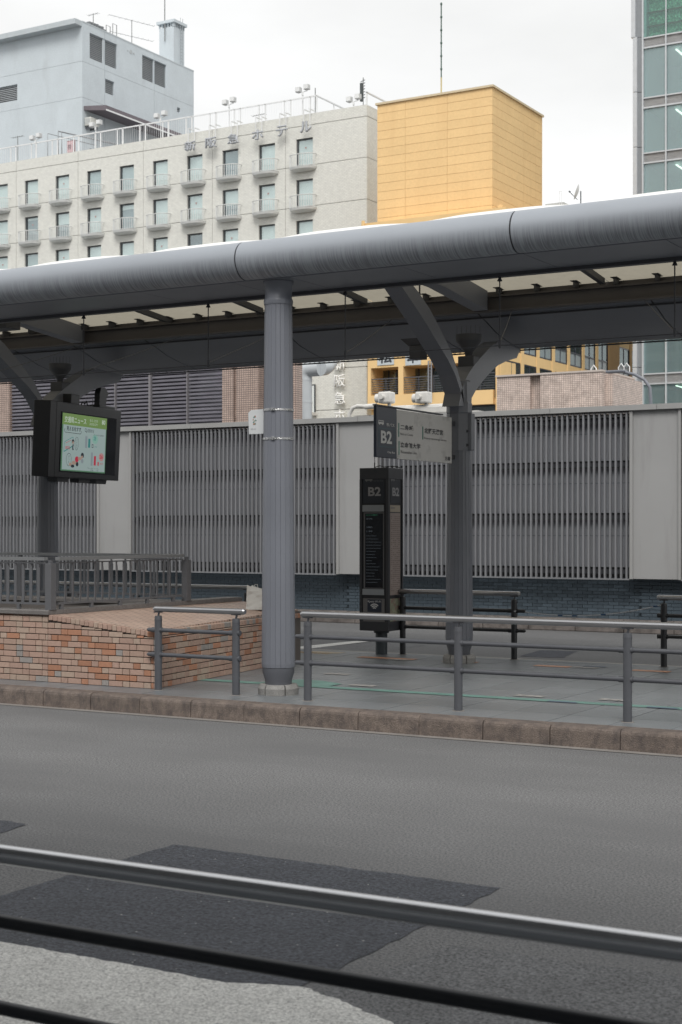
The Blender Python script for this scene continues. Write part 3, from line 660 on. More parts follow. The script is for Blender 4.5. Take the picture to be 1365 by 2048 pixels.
bal_run((XS, 13.97, 0), (XS, 16.50, 0), 18, enc)
bal_run((-17, 16.59, 0), (XS - .06, 16.59, 0), 20, enc)
for (x, y) in ((XS - .01, 13.86), (XS, 16.59), (-15.0, 13.86), (-15.0, 16.59)):
    MB().bbox(x - .047, x + .047, y - .047, y + .047, 1.045, 1.60, .004).box(x - .02, x + .02, y - .02, y + .02, 1.6, 1.64).build('newel_post', balm, enc)

pl = thing('brick_planter', 'raised brick block with sloping tiled top beside the stairway balustrade', 'brick block', (-11.2, 15.5, PZ))
c0, c1 = Vector((-10.485, 13.80, 0)), Vector((-11.02, 17.9, 0))
fa = math.atan2(c1.y - c0.y, c1.x - c0.x); fl_ = (c1 - c0).length
ztp = lambda x: .99 + (x - XS) / (-10.49 - XS) * (.838 - .99)
nrm = Vector((math.sin(fa), -math.cos(fa), 0))   # outward from the right face
core = MB(); i_ = .030
pts = [(XS + .002, 13.80 + i_), (c0.x - i_, 13.80 + i_), (c1.x - i_, 17.9), (XS + .002, 17.9)]
n = 4; vs2 = [(x, y, PZ) for x, y in pts] + [(x, y, ztp(x) - .022) for x, y in pts]
core.add(vs2, [(i, (i + 1) % n, (i + 1) % n + n, i + n) for i in range(n)] + [(3, 2, 1, 0), (4, 5, 6, 7)]).build('core_wall', mortar, pl)
cnt = [0]
lay(pl, (XS + .004, 13.822), 0, -XS - 10.49, PZ + .004, lambda s: ztp(XS + s) - .062, cnt)
lay(pl, (c0.x, c0.y, 0), fa, 2.9, PZ + .004, lambda s: .838 - .062, cnt)
# rebuild the right face with outward-facing bricks (brick depth runs behind the face)
topm = tile_mat('planter_top', (0.50, 0.37, 0.30), (0.44, 0.31, 0.25), (0.16, 0.12, 0.10), .21, .075, .008, 'XY', off=.5)
tp = [(XS + .005, 13.82 + .055), (c0.x - .075, 13.82 + .055), (c1.x - .06, 17.88), (XS + .005, 17.88)]
vs2 = [(x, y, ztp(x) - .02) for x, y in tp] + [(x, y, ztp(x) + .002) for x, y in tp]
MB().add(vs2, [(i, (i + 1) % n, (i + 1) % n + n, i + n) for i in range(n)] + [(3, 2, 1, 0), (4, 5, 6, 7)]).build('tiled_top', topm, pl)
capb = [MB().bbox(.002, .062, 0, .072, -.058, .004, .006).mesh('cap_brick', bricks[k]) for k in range(5)]
x = XS + .01
while x < -10.55:
    o = piece('cap_brick', capb[random.choice([0, 4, 4, 1, 0])], pl, (x, 13.796, ztp(x + .03))); x += .0685
capr = [MB().bbox(.002, .085, -.003, .082, -.058, .004, .006).mesh('cap_brick', bricks[k]) for k in range(5)]
s = 0.0
while s < fl_ - .08:
    p = c0 + Vector((math.cos(fa), math.sin(fa), 0)) * s
    piece('cap_brick', capr[random.choice([0, 2, 4, 4, 1, 3, 0])], pl, (p.x, p.y, .842), fa); s += .0885

# ------------------------------------------------------------------ paper bag
bagp = (-11.33, 17.15)
bz = ztp(bagp[0]) + .004
bag = thing('paper_bag', 'crumpled white paper bag standing on the brick planter beside the fluted column', 'bag', (*bagp, bz))
bag.location = (*bagp, bz)
m = MB(); bm = bmesh.new(); nx, nz = 7, 7
def bagpt(u, v, hgt):
    return Vector((bagp[0] - .07 + u * .27 * (1 - .04 * hgt), bagp[1] - .09 + v * .17 * (1 - .35 * hgt * hgt) + .03 * hgt, bz + hgt * .29))
ring = [(0, 0), (.25, -.03), (.5, .04), (.75, -.02), (1, 0), (1.02, .5), (1, 1), (.5, .95), (0, 1), (.05, .5)]
rows = []
for k in range(8):
    h = k / 7; rr = []
    for (u, v) in ring:
        p = bagpt(u, v, h); p += Vector((random.uniform(-.008, .008), random.uniform(-.01, .01), random.uniform(-.012, .012) if k == 7 else 0)); rr.append(p)
    if k == 7: rr[0].z += .045; rr[1].z += .02; rr[8].z += .03
    rows.append(rr)
nr_ = len(ring); m.add([p for r_ in rows for p in r_], [(k * nr_ + i, k * nr_ + (i + 1) % nr_, (k + 1) * nr_ + (i + 1) % nr_, (k + 1) * nr_ + i) for k in range(7) for i in range(nr_)]).add(rows[0], [tuple(reversed(range(nr_)))])
m.add([p - Vector((0, 0, .03)) for p in rows[-1]], [tuple(range(nr_))])
paper = mat('white_paper', (.62, .62, .59), .7, var=.05, bump=.2, bs=20); m.build('bag_body', paper, bag)
MB().path([bagpt(.35, .1, 1), bagpt(.35, .1, 1) + Vector((.03, 0, .05)), bagpt(.6, .1, 1) + Vector((0, 0, .05)), bagpt(.65, .1, 1)], .004, 5).build('handle', paper, bag)

# ------------------------------------------------------------------ notice board strapped to the front column
nb = thing('notice_board', 'small white notice plate strapped to the left side of the front column', 'sign', (COLX - .2, 14.1, 2.7))
xa, xb = XY(496, 14.2), COLX - .12
za, zb = ZY(510, 868, 14.2), ZY(510, 820, 14.2)
pts = [(xa + .02, za), (xb, za), (xb, zb + .012), (xa + .05, zb), (xa + .01, zb - .03)]
MB().prismy(pts, 14.195, 14.203).build('plate', mat('notice_white', (.62, .64, .65), .4), nb)
cols = [(.45, .22, .12), (.5, .12, .08), (.15, .30, .25), (.12, .22, .24), (.1, .28, .20), (.3, .3, .12)]
random.seed(3)
for k in range(12):
    a = xa + .06 + random.uniform(0, .05); h = za + .10 + random.uniform(0, .10)
    MB().prismy([(a, h), (a + random.uniform(.008, .02), h + .004), (a + .008, h + random.uniform(.012, .022))], 14.190, 14.194).build('emblem', mat('emblem%d' % (k % 6), cols[k % 6], .5), nb)
tx = mat('ink', (.03, .03, .035), .6)
text('lettering', 'EXPO 2025', tx, nb, (xa + .045, 14.194, za + .05), (1, 0, 0), (0, 0, 1), w_=.07, h=.010)
text('lettering', 'の', tx, nb, (xb - .045, 14.194, za + .14), (1, 0, 0), (0, 0, 1), w_=.03, h=.025); text('lettering', 'り', tx, nb, (xb - .045, 14.194, za + .10), (1, 0, 0), (0, 0, 1), w_=.03, h=.025)
def band(z, r):
    m = MB(); n = 40; v = []
    for q, zz in ((r, z - .012), (r, z + .012), (r - .008, z + .012), (r - .008, z - .012)):
        for i in range(n): a = 2 * math.pi * i / n; v.append((COLX + (q + random.uniform(0, .0012)) * math.cos(a), 14.09 + q * math.sin(a), zz))
    m.add(v, [(j * n + i, j * n + (i + 1) % n, ((j + 1) % 4) * n + (i + 1) % n, ((j + 1) % 4) * n + i) for j in range(4) for i in range(n)])
    m.bbox(COLX + .02, COLX + .06, 14.09 - r - .01, 14.09 - r + .012, z - .016, z + .016, .002); m.build('steel_strap', mat('strap_steel', (.6, .6, .6), .22, metal=1.0, bump=.5, bs=60), nb)
band(ZY(555, 818, 13.92), .171); band(ZY(555, 876, 13.92), .174)
MB().box(xb - .05, COLX - .10, 14.204, 14.22, za + .04, za + .08).box(xb - .05, COLX - .10, 14.204, 14.22, zb - .06, zb - .03).build('bracket', stainless, nb)

# ------------------------------------------------------------------ B2 hanging sign
SX = COLX + .02
yN, yM, yF = YX(753, SX), YX(794, SX), YX(903, SX)
zT, zB = ZX(753, 811, SX), ZX(753, 914, SX)
sg = thing('destination_sign', 'large white and navy destination sign B2 projecting from the rear column', 'sign', (SX, yF, zB))
navy = mat('sign_navy', (.028, .036, .055), .4); swhite = mat('sign_white', (.58, .575, .565), .5, var=.05, vs_=2, dirt=(.25, .245, .24), ds=3, dth=(.55, .8))
MB().bbox(SX - .04, SX, yN, yM, zB, zT, .006).build('navy_panel', navy, sg)
MB().bbox(SX - .04, SX - .001, yM + .002, yF + .02, zB, zT - .012, .006).build('white_panel', swhite, sg)
MB().box(SX - .045, SX + .004, yN - .01, yF - .25, zT + .001, zT + .018).build('top_trim', darksteel, sg)
MB().box(SX - .035, SX - .01, yF + .0205, 18.55, zT - .12, zT - .06).box(SX - .035, SX - .01, yF + .0205, 18.55, zB + .06, zB + .12).build('mounting_arm', darksteel, sg)
wl = mat('letter_white', (.62, .62, .62), .5); bl_ = mat('letter_black', (.03, .03, .035), .5); gl = mat('mark_green', (.06, .22, .17), .5); teal = mat('teal_line', (.03, .11, .13), .5)
Wt = zT - zB
def sgt(body, pyL, vB, pyR, vT, m, bold=0.0, name='lettering'):
    y0_, y1_ = YX(pyL, SX), YX(pyR, SX); return text(name, body, m, sg, (SX + .001, y0_, zB + vB * Wt), (0, 1, 0), (0, 0, 1), w_=y1_ - y0_, h=(vT - vB) * Wt, bold=bold)
sgt('B2', 762, .28, 784, .53, wl, .03)
sgt('市バス', 773, .62, 789, .69, wl, .02)
sgt('City Bus', 775, .085, 790, .135, wl, .01)
def frame_line(m, py0, py1, v0, v1, t_=.006, parent=sg):
    y0_, y1_ = YX(py0, SX), YX(py1, SX); z0_, z1_ = zB + v0 * Wt, zB + v1 * Wt; q = MB()
    for a, b_, c_, d_ in ((y0_, y1_, z0_, z0_ + t_), (y0_, y1_, z1_ - t_, z1_), (y0_, y0_ + t_, z0_, z1_), (y1_ - t_, y1_, z0_, z1_)): q.box(SX + .0005, SX + .002, a, b_, c_, d_)
    q.build('box_outline', m, parent)
frame_line(teal, 758, 789, .21, .58)
def bus_icon(parent, place, m, holes):
    q = MB(); q.add([place(0, .2), place(1, .2), place(1, .85), place(.95, 1), place(.05, 1), place(0, .85)], [(0, 1, 2, 3, 4, 5)])
    for cx_ in (.22, .78): q.add([place(cx_ + .1 * math.cos(a * math.pi / 4), .14 + .13 * math.sin(a * math.pi / 4)) for a in range(8)], [tuple(range(8))])
    q.build('bus_pictogram', m, parent, fix=False); h = MB()
    for k in range(4): h.add([place(.08 + k * .22, .6, 1), place(.25 + k * .22, .6, 1), place(.25 + k * .22, .85, 1), place(.08 + k * .22, .85, 1)], [(0, 1, 2, 3)])
    h.build('pictogram_windows', holes, parent, fix=False)
yb0, yb1 = YX(757, SX), YX(768, SX)
bus_icon(sg, lambda u, v, k=0: (SX + .0015 + k * .001, yb0 + (yb1 - yb0) * u, zB + (.635 + .09 * v) * Wt), wl, navy)
sgt('二条城', 801, .59, 827, .695, bl_, .02); sgt('Nijo-jo Castle', 801, .475, 826, .53, bl_)
sgt('北野天満宮', 849, .575, 886, .69, bl_, .02); sgt('Kitano-tenmangu Shrine', 849, .445, 893, .50, bl_)
sgt('立命館大学', 801, .235, 841, .345, bl_, .02); sgt('Ritsumeikan Univ.', 802, .12, 835, .175, bl_)
sgt('方面', 890, .055, 901, .145, bl_, .02)
for p, a, b_ in ((798, .44, .72), (846, .44, .71), (798.5, .08, .36)):
    y0_ = YX(p, SX); MB().box(SX, SX + .002, y0_ - .012, y0_ + .012, zB + a * Wt, zB + b_ * Wt).build('green_bar', gl, sg)
# sleeve on the column that carries the sign
sl = MB().lathe(COLX, 18.68, [(.172, ZY(920, 900, 18.5)), (.172, ZY(920, 826, 18.5))], 8, False, R(22.5)).bbox(COLX + .10, COLX + .21, 18.62, 18.74, ZY(940, 900, 18.6), ZY(940, 826, 18.6), .01).build('column_sleeve', steel, sg)
bo = MB()
for py in (862, 890): bo.tube((COLX + .15, 18.60, ZY(938, py, 18.6)), (COLX + .15, 18.62, ZY(938, py, 18.6)), .02, 8)
bo.build('bolts', darksteel, sl)

# ------------------------------------------------------------------ B2 information pillar
KY = 19.15
kx0, kx1 = XY(719.5, KY), XY(777.5, KY); ky1 = YX(807, kx1)
kz0, kz1 = ZY(777, 1263, KY), ZY(777, 935, KY)
kcx, kcy = (kx0 + kx1) / 2, (KY + ky1) / 2
kk = thing('bus_stop_pillar', 'black B2 bus stop information pillar on a round post', 'bus stop sign', (kcx, kcy, PZ))
zf = lambda py: ZY(748, py, KY)
MB().bbox(kx0 + .012, kx1 - .012, KY + .012, ky1 - .012, kz0 + .05, kz1 - .05, .006).build('housing', black, kk)
MB().bbox(kx0, kx1, KY, ky1, zf(958), kz1, .006).build('top_cap', mat('dark_grey_paint', (.045, .047, .053), .4), kk)
MB().bbox(kx0, kx1, KY, ky1, kz0, zf(1243), .006).build('bottom_cap', MATS['dark_grey_paint'], kk)
for (x, y) in ((kx0 + .02, KY + .02), (kx1 - .02, KY + .02), (kx1 - .02, ky1 - .02), (kx0 + .02, ky1 - .02)):
    MB().box(x - .02, x + .02, y - .02, y + .02, zf(1243), zf(958)).build('corner_frame', MATS['dark_grey_paint'], kk)
pd = MB().tube((kcx, kcy, PZ), (kcx, kcy, kz0 - .03), .086, 24).lathe(kcx, kcy, [(.11, kz0 - .04), (.12, kz0)], 20).build('post', mat('post_teal', (.045, .058, .066), .45), kk)
# front faces
lx = lambda px: XY(px, KY)
def fpanel(name, pa_, pb_, ya, yb, m, pro=.006):
    return MB().box(lx(pa_), lx(pb_), KY + .014 - pro, KY + .012, zf(yb), zf(ya)).build(name, m, kk)
gl_dark = mat('screen_glass', (.012, .014, .018), .12)
fpanel('header_panel', 726, 769, 948, 1006, mat('header_dark', (.03, .034, .042), .3))
fpanel('light_strip', 725, 768, 1010, 1023, mat('strip_grey', (.30, .32, .34), .4), .012)
fpanel('light_strip', 725, 768, 1178, 1190, MATS['strip_grey'], .012)
fpanel('display_frame', 727.5, 768, 1024.5, 1177, mat('frame_grey', (.13, .13, .135), .4), .009)
fpanel('display', 730.5, 766, 1027, 1175.5, gl_dark, .011)
wf = fpanel('wifi_panel', 726, 769, 1197, 1244, mat('wifi_back', (.16, .155, .155), .5))
fpanel('wifi_sticker', 735, 763, 1199, 1224, navy, .008)
yF_ = KY + .014
def ft(body, pa_, pb_, ya, yb, m, bold=0.0, pro=.010): return text('lettering', body, m, kk, (lx(pa_), yF_ - pro, zf(yb)), (1, 0, 0), (0, 0, 1), w_=lx(pb_) - lx(pa_), h=zf(ya) - zf(yb), bold=bold, ext=.0)
dimw = mat('letter_dim', (.30, .30, .31), .5)
ft('B2', 736.5, 762, 974, 992, dimw, .03)
bus_icon(kk, lambda u, v, k=0: (lx(730 + 15 * u), yF_ - .009 - .001 * k, zf(963 - 8 * v)), mat('dim_icon', (.16, .165, .17), .5), MATS['header_dark'])
ft('市バスのりば', 747, 767, 955, 958.5, MATS['dim_icon']); ft('City Bus Stop', 747, 766, 960.5, 963.5, MATS['dim_icon'])
ft('Kyoto Wi-Fi', 736, 762, 1201, 1206, wl, .01)
q = MB()
for rr, k in ((.082, 0), (.055, 0), (.028, 0)):
    cx_, cz_ = lx(749), zf(1220)
    vs2 = []; n = 9
    for i in range(n): a = R(45) + R(90) * i / (n - 1); vs2.append((cx_ + (rr + .012) * math.cos(a), yF_ - .0105, cz_ + (rr + .012) * math.sin(a)))
    for i in range(n): a = R(45) + R(90) * i / (n - 1); vs2.append((cx_ + (rr - .004) * math.cos(a), yF_ - .0105, cz_ + (rr - .004) * math.sin(a)))
    q.add(vs2, [(i, i + 1, n + i + 1, n + i) for i in range(n - 1)])
q.build('wifi_symbol', wl, kk, fix=False)
faint = emit('faint_text', (.16, .19, .22), .25); faint_g = emit('faint_green', (.05, .20, .12), .25)
for k, (s1, y_) in enumerate((('のりば案内', 1028.5), ('206 北大路', 1036), ('5 銀閣寺', 1053), ('9 二条城', 1061))):
    ft(s1, 733, 733 + (22 if k == 0 else 12), y_, y_ + 3, faint_g if k == 0 else faint, pro=.0125)
for k in range(16): MB().box(lx(732), lx(732 + random.randint(12, 32)), yF_ - .0125, yF_ - .0115, zf(1072 + k * 6.2), zf(1071.6 + k * 6.2)).build('display_line', faint, kk)
# side faces (+X)
ysd = lambda px: YX(px, kx1)
def spanel(name, pa_, pb_, ya, yb, m, pro=.003):
    return MB().box(kx1 - .014, kx1 - .012 + pro, ysd(pa_), ysd(pb_), ZX(790, yb, kx1), ZX(790, ya, kx1)).build(name, m, kk)
spanel('header_panel', 782.5, 802.5, 950, 1006, MATS['header_dark'])
side_paper = mat('timetable_paper', (.30, .245, .22), .5, var=.1, vs_=6)
spanel('notice_strip', 782, 802, 1010.5, 1024, mat('notice_cream', (.36, .31, .24), .5))
spanel('timetable', 782, 802, 1026, 1190, side_paper)
mp_m = mat('map_print', (.30, .31, .22), .5, var=.3, vs_=14, dirt=(.3, .17, .15), ds=11, dth=(.52, .56)); spanel('map_panel', 782, 802, 1197, 1243, mp_m)
text('lettering', 'B2', dimw, kk, (kx1 - .008, ysd(786), ZX(790, 992, kx1)), (0, 1, 0), (0, 0, 1), w_=ysd(799.5) - ysd(786), h=ZX(790, 975, kx1) - ZX(790, 992, kx1), bold=.03)
bus_icon(kk, lambda u, v, k=0: (kx1 - .008 + .001 * k, ysd(783 + 8 * u), ZX(790, 963 - 8 * v, kx1)), MATS['dim_icon'], MATS['header_dark'])
text('lettering', '市バス', MATS['dim_icon'], kk, (kx1 - .008, ysd(793), ZX(790, 962, kx1)), (0, 1, 0), (0, 0, 1), w_=ysd(801) - ysd(793), h=.03)
text('lettering', '時刻表', mat('ink_blue', (.09, .11, .15), .5), kk, (kx1 - .008, ysd(783), ZX(790, 1018, kx1)), (0, 1, 0), (0, 0, 1), w_=ysd(791) - ysd(783), h=.03)
tt = MB()
for r_ in range(38):
    for c_ in range(5):
        if random.random() < .8:
            y0_ = ysd(783.5 + c_ * 3.7); z0_ = ZX(790, 1034 + r_ * 4.0, kx1); tt.add([(kx1 - .0082, y0_, z0_), (kx1 - .0082, y0_ + .05 * random.uniform(.4, 1), z0_), (kx1 - .0082, y0_ + .04, z0_ + .010), (kx1 - .0082, y0_, z0_ + .010)], [(0, 1, 2, 3)])
tt.build('timetable_figures', mat('ink_brown', (.17, .12, .11), .6), kk, kind='stuff', fix=False)
MB().tube((lx(743), KY + .1, kz1), (lx(743), KY + .1, ZY(743, 852, KY)), .004, 6).tube((lx(743), KY + .1, kz1), (lx(743), KY + .1, kz1 + .08), .009, 8).build('aerial', darksteel, kk)
MB().path([(lx(743), KY + .1, kz1 + .01), (lx(752), KY + .12, kz1 + .035), (lx(760), KY + .15, kz1 + .015), (lx(771), KY + .2, kz1 + .03), (lx(785), KY + .25, kz1 + .005)], .006, 5).tube((lx(762), KY + .2, kz1 - .01), (lx(762), KY + .2, zB + .03), .022, 8).build('cable', darksteel, kk)

# ------------------------------------------------------------------ screen hung on the left rear column
LX = COLX - 7.33
mt_len, mt_h, mt_d = 2.28, 1.20, .30
sp0 = (XY(96, 18.2), 18.2)
d2 = math.atan2(.986, -.169)
cz = ZY(98, 953, 18.2)
mon = thing('information_screen', 'black framed information screen with green heading hung on the left rear column', 'screen', (sp0[0], sp0[1], cz))
mon.rotation_euler = Matrix.Rotation(d2, 3, 'Z').to_4x4().to_euler()
mon.rotation_euler = (Matrix.Rotation(d2, 4, 'Z') @ Matrix.Rotation(R(2.6), 4, 'X')).to_euler()
# local axes: +x along the screen, -y out of the screen face, z up
casing = mat('screen_casing', (.022, .023, .027), .45)
MB().bbox(0, mt_len, 0, mt_d, 0, mt_h, .01).build('casing', casing, mon, local=True)
MB().box(0, .012, -.003, 0, .02, mt_h - .02).box(.19, .2, -.003, 0, .0, mt_h).build('seam', black, mon, local=True)
su0, su1, sv0, sv1 = .36, 1.78, .11, 1.03
MB().box(su0 - .03, 2.12, -.006, 0, .09, 1.05).build('glass_panel', gl_dark, mon, local=True)
e_bg = emit('screen_mint', (.25, .32, .31), .60); e_hd = emit('screen_green', (.12, .20, .055), .6); e_dk = emit('screen_dark', (.025, .035, .045), .35); e_wh = emit('screen_white', (.36, .42, .36), .7)
e_teal = emit('screen_teal', (.03, .20, .19), .5); e_red = emit('screen_red', (.42, .03, .06), .5); e_grey = emit('screen_grey', (.22, .26, .28), .5); e_skin = emit('screen_skin', (.34, .24, .19), .5); e_edge = emit('screen_edge', (.07, .16, .09), .55)
def srect(name, a, b_, c_, d_, m, k): # fractions of the picture
    W_, H_ = su1 - su0, sv1 - sv0
    return MB().box(su0 + a * W_, su0 + b_ * W_, -.006 - .002 * k, -.006 - .002 * k + .0015, sv0 + c_ * H_, sv0 + d_ * H_).build(name, m, mon, local=True)
scr = srect('display', 0, 1, 0, 1, e_edge, 1); srect('picture', .025, .985, .022, .985, e_bg, 2); srect('header_bar', 0, 1, .80, 1, e_hd, 3)
def stx(body, a, b_, c_, d_, m, bold=0.0):
    W_, H_ = su1 - su0, sv1 - sv0
    return text('lettering', body, m, mon, (su0 + a * W_, -.0135, sv0 + c_ * H_), (1, 0, 0), (0, 0, 1), w_=(b_ - a) * W_, h=(d_ - c_) * H_, bold=bold, local=True, ext=.0)
stx('交通局ニュース', .04, .52, .84, .95, e_wh, .01); stx('市バス・地下鉄', .60, .78, .90, .95, e_wh); stx('KYOTO CITY', .60, .78, .84, .88, e_wh); stx('80', .88, .96, .88, .96, e_wh, .02)
stx('見える化すす', .09, .41, .70, .78, e_dk, .02); stx('経営状況', .55, .70, .71, .77, e_dk); stx('よくわかる経営', .70, .93, .665, .69, e_dk)
q = MB(); W_, H_ = su1 - su0, sv1 - sv0
def sP(u, v, k=3): return (su0 + u * W_, -.006 - .002 * k, sv0 + v * H_)
def stroke(pts, wd, m, name='drawing', k=3, closed=False):
    q = MB(); P = [Vector(sP(u, v, k)) for u, v in pts]
    if closed: P.append(P[0])
    for a, b_ in zip(P, P[1:]):
        d = (b_ - a).normalized(); nn = Vector((-d.z, 0, d.x)) * wd; q.add([a - nn, b_ - nn, b_ + nn, a + nn], [(0, 1, 2, 3)])
    return q.build(name, m, mon, local=True, fix=False)
def disc(u, v, ru, rv, m, n=14, k=4, name='drawing'):
    return MB().add([sP(u + ru * math.cos(2 * math.pi * i / n), v + rv * math.sin(2 * math.pi * i / n), k) for i in range(n)], [tuple(range(n))]).build(name, m, mon, local=True, fix=False)
ovl = lambda u, v, ru, rv, n=16: [(u + ru * math.cos(2 * math.pi * i / n), v + rv * math.sin(2 * math.pi * i / n)) for i in range(n)]
stroke([(.06, .735), (.045, .70), (.06, .67), (.40, .665), (.42, .69), (.415, .72)], .004, e_dk)
stroke(ovl(.515, .745, .018, .026, 12), .004, e_dk, closed=True); stroke([(.527, .722), (.54, .70)], .005, e_dk)
stroke([(.05, .33), (.06, .50), (.24, .60), (.24, .44)], .004, e_teal, closed=True); stroke([(.05, .33), (.24, .44)], .008, e_teal)
stroke([(.08, .48), (.20, .54)], .003, e_red); stx('8000', .08, .18, .38, .43, e_red)
stroke(ovl(.325, .49, .038, .115), .003, e_dk, closed=True); stroke(ovl(.165, .20, .055, .11), .003, e_dk, closed=True)
for k in range(4): stx('いろはに'[k], .315, .335, .54 - k * .045, .57 - k * .045, e_dk)
for k in range(3): stx('ほへと'[k], .155, .175, .24 - k * .05, .275 - k * .05, e_dk)
disc(.24, .52, .026, .04, e_dk); disc(.24, .50, .018, .026, e_skin, k=5); disc(.245, .42, .018, .055, e_dk); disc(.25, .42, .010, .03, e_grey, k=5)
disc(.46, .29, .034, .05, e_dk); disc(.45, .26, .022, .028, e_skin, k=5); disc(.34, .215, .042, .052, e_red); disc(.28, .15, .05, .035, e_skin); disc(.40, .23, .04, .03, e_skin); disc(.46, .19, .03, .04, e_grey); disc(.35, .13, .03, .04, e_dk); disc(.25, .09, .04, .028, e_dk); disc(.20, .12, .03, .03, e_skin)
for a, b_, c_, d_, m_ in ((.515, .56, .43, .64, e_grey), (.585, .63, .44, .60, e_teal), (.66, .70, .12, .36, e_grey), (.73, .775, .13, .30, e_red)): srect('chart_bar', a, b_, c_, d_, m_, 3)
stx('25', .70, .76, .58, .65, e_teal, .02); disc(.74, .60, .07, .085, emit('screen_pale', (.19, .34, .29), .6), k=2.5)
disc(.90, .29, .06, .075, emit('screen_pink', (.36, .19, .19), .6), k=2.5); stx('26', .86, .93, .26, .33, e_red, .02); stx('8', .81, .85, .13, .20, e_red, .03); stx('億円', .87, .94, .15, .19, e_red)
stroke([(.67, .50), (.67, .45), (.70, .45), (.70, .50)], .005, e_dk, closed=True); stx('経営の', .73, .79, .45, .48, e_teal)
stx('くわしくはホームページへ', .58, .85, .065, .085, e_dk); stx('検索', .66, .72, .03, .05, e_dk); stx('○', .80, .83, .03, .055, e_dk)
for a in (.38, 1.05, 1.6): MB().prismy([(a, -.07), (a + .33, -.07), (a + .36, -.002), (a - .02, -.002)], .05, .22).build('vent_box', casing, mon, local=True)
MB().bbox(.75, 1.02, .08, .24, mt_h, mt_h + .16, .01).build('connector_box', casing, mon, local=True)
MB().bbox(1.62, 2.15, .05, .25, mt_h, mt_h + .05, .01).prismy([(1.70, mt_h + .05), (1.92, mt_h + .05), (1.94, mt_h + .2), (2.0, mt_h + .26), (1.87, mt_h + .36), (1.74, mt_h + .34), (1.70, mt_h + .25)], .1, .2).build('camera_mount', casing, mon, local=True)
MB().path([(1.1, .1, mt_h), (1.15, .1, mt_h + .06), (1.22, .1, mt_h + .03), (1.27, .1, mt_h + .08), (1.32, .1, mt_h)], .012, 6).tube((1.48, .1, mt_h), (1.48, .1, mt_h + .13), .006, 5).build('cable', black, mon, local=True)
MB().box(.3, .6, mt_d, mt_d + .1, .3, .9).build('column_bracket', casing, mon, local=True)

# ------------------------------------------------------------------ louvred fence wall on the far side
fw = thing('louvred_wall', 'long grey wall of vertical slats on a blue brick base beyond the platform', 'wall', (-16, 28.2, 0))
FX0, FX1 = -42.0, 9.0
pill = [-15.863 + 6.546 * k - 0.02 * 0 for k in range(-4, 5)]
pill = [x for x in pill if FX0 < x < FX1]
pw = .45
MB().box(FX0, FX1, 28.40, 28.8, .24, 1.05).build('core_wall', bluemortar, fw)
mkc = mat('wall_kerb', (.17, .15, .14), .85, var=.2, vs_=5, dirt=(.08, .07, .065), ds=4, dth=(.45, .65))
k = FX0
kmm = MB().bbox(0, .99, 28.13, 28.5, .002, .255, .015).mesh('base_kerb', mkc)
while k < FX1 - .9: piece('base_kerb', kmm, fw, (k, 0, 0)); k += 1.0
# brickwork: nearest stretch brick by brick, the rest joined
bb = MB().bbox(0, .207, 28.365, 28.405, 0, .060, .002).mesh('brick', bluebrick); bh = MB().bbox(0, .098, 28.365, 28.405, 0, .060, .002).mesh('brick', bluebrick)
stuff = MB(); nb_ = 0
for row in range(12):
    z = .256 + row * .0675; x = FX0 + (.1075 if row % 2 else 0)
    while x < -4:
        if -13.35 < x < -8.6 and nb_ < 300: piece('brick', bb, fw, (x, random.uniform(-.002, .002), z)); nb_ += 1
        elif x > -30: stuff.box(x, x + .207, 28.368, 28.405, z, z + .060)
        x += .215
# slightly proud brick piers under each pillar
for p in pill:
    if -30 < p < 0:
        for row in range(12):
            z = .256 + row * .0675
            for k in range(4): stuff.box(p - .43 + k * .2145 + (.05 if row % 2 else 0), p - .43 + k * .2145 + .207 + (.05 if row % 2 else 0), 28.30, 28.36, z, z + .060)
stuff.build('brickwork', bluebrick, fw, kind='stuff')
for p in pill:
    MB().box(p - pw, p + pw, 28.02, 28.45, 1.06, 4.30).build('pillar', pillm, fw)
    MB().box(p - pw - .06, p - pw - .002, 27.97, 28.2, 1.055, 4.30).box(p + pw + .002, p + pw + .05, 27.97, 28.2, 1.055, 4.30).build('pillar_trim', capm, fw)
k = FX0
while k < FX1: MB().box(k + .003, k + 2.177, 27.93, 28.62, 4.302, 4.405).build('cap_plate', capm, fw); k += 2.182
slm = MB().box(-.0165, .0165, 27.975, 28.03, 0, 3.21).mesh('slat', slatm)
tubem = mat('white_tube', (.6, .6, .6), .4)
sn = 0; sfs = MB()
for a, b_ in zip(pill, pill[1:]):
    xa, xb = a + pw + .06, b_ - pw - .07; n = int(round((xb - xa) / .111))
    for k in range(n):
        x = xa + (k + .5) * (xb - xa) / n
        if -27 < x < -6: piece('slat', slm, fw, (x, 0, 1.06)); sn += 1
        else: sfs.box(x - .0165, x + .0165, 27.975, 28.03, 1.06, 4.27)
    for z0_, z1_ in ((1.275, 2.195), (2.335, 3.195), (3.355, 4.12)):
        q = MB().box(xa, xb, 28.22, 28.25, z0_, z1_).build('back_panel', backm, fw)
        MB().box(xa, xb, 28.214, 28.219, (z0_ + z1_) / 2 + .15, (z0_ + z1_) / 2 + .157).build('panel_joint', darksteel, q)
        MB().box(xa, xb, 28.20, 28.26, z1_, z1_ + .02).build('panel_flange', slatm, q)
    MB().box(xa, xb, 28.38, 28.42, 1.06, 4.28).build('dark_backing', black, fw)
    MB().tube((xa, 28.14, 4.215), (xb, 28.14, 4.215), .026, 10).build('top_tube', tubem, fw)
    for z in (1.19, 2.25, 3.27, 4.12): MB().box(xa, xb, 28.10, 28.13, z - .045, z + .045).build('rail_bar', darksteel, fw)
    MB().box(xa, xb, 27.95, 28.05, 1.035, 1.06).build('sill_bar', slatm, fw)
sfs.build('slats', slatm, fw, kind='stuff')

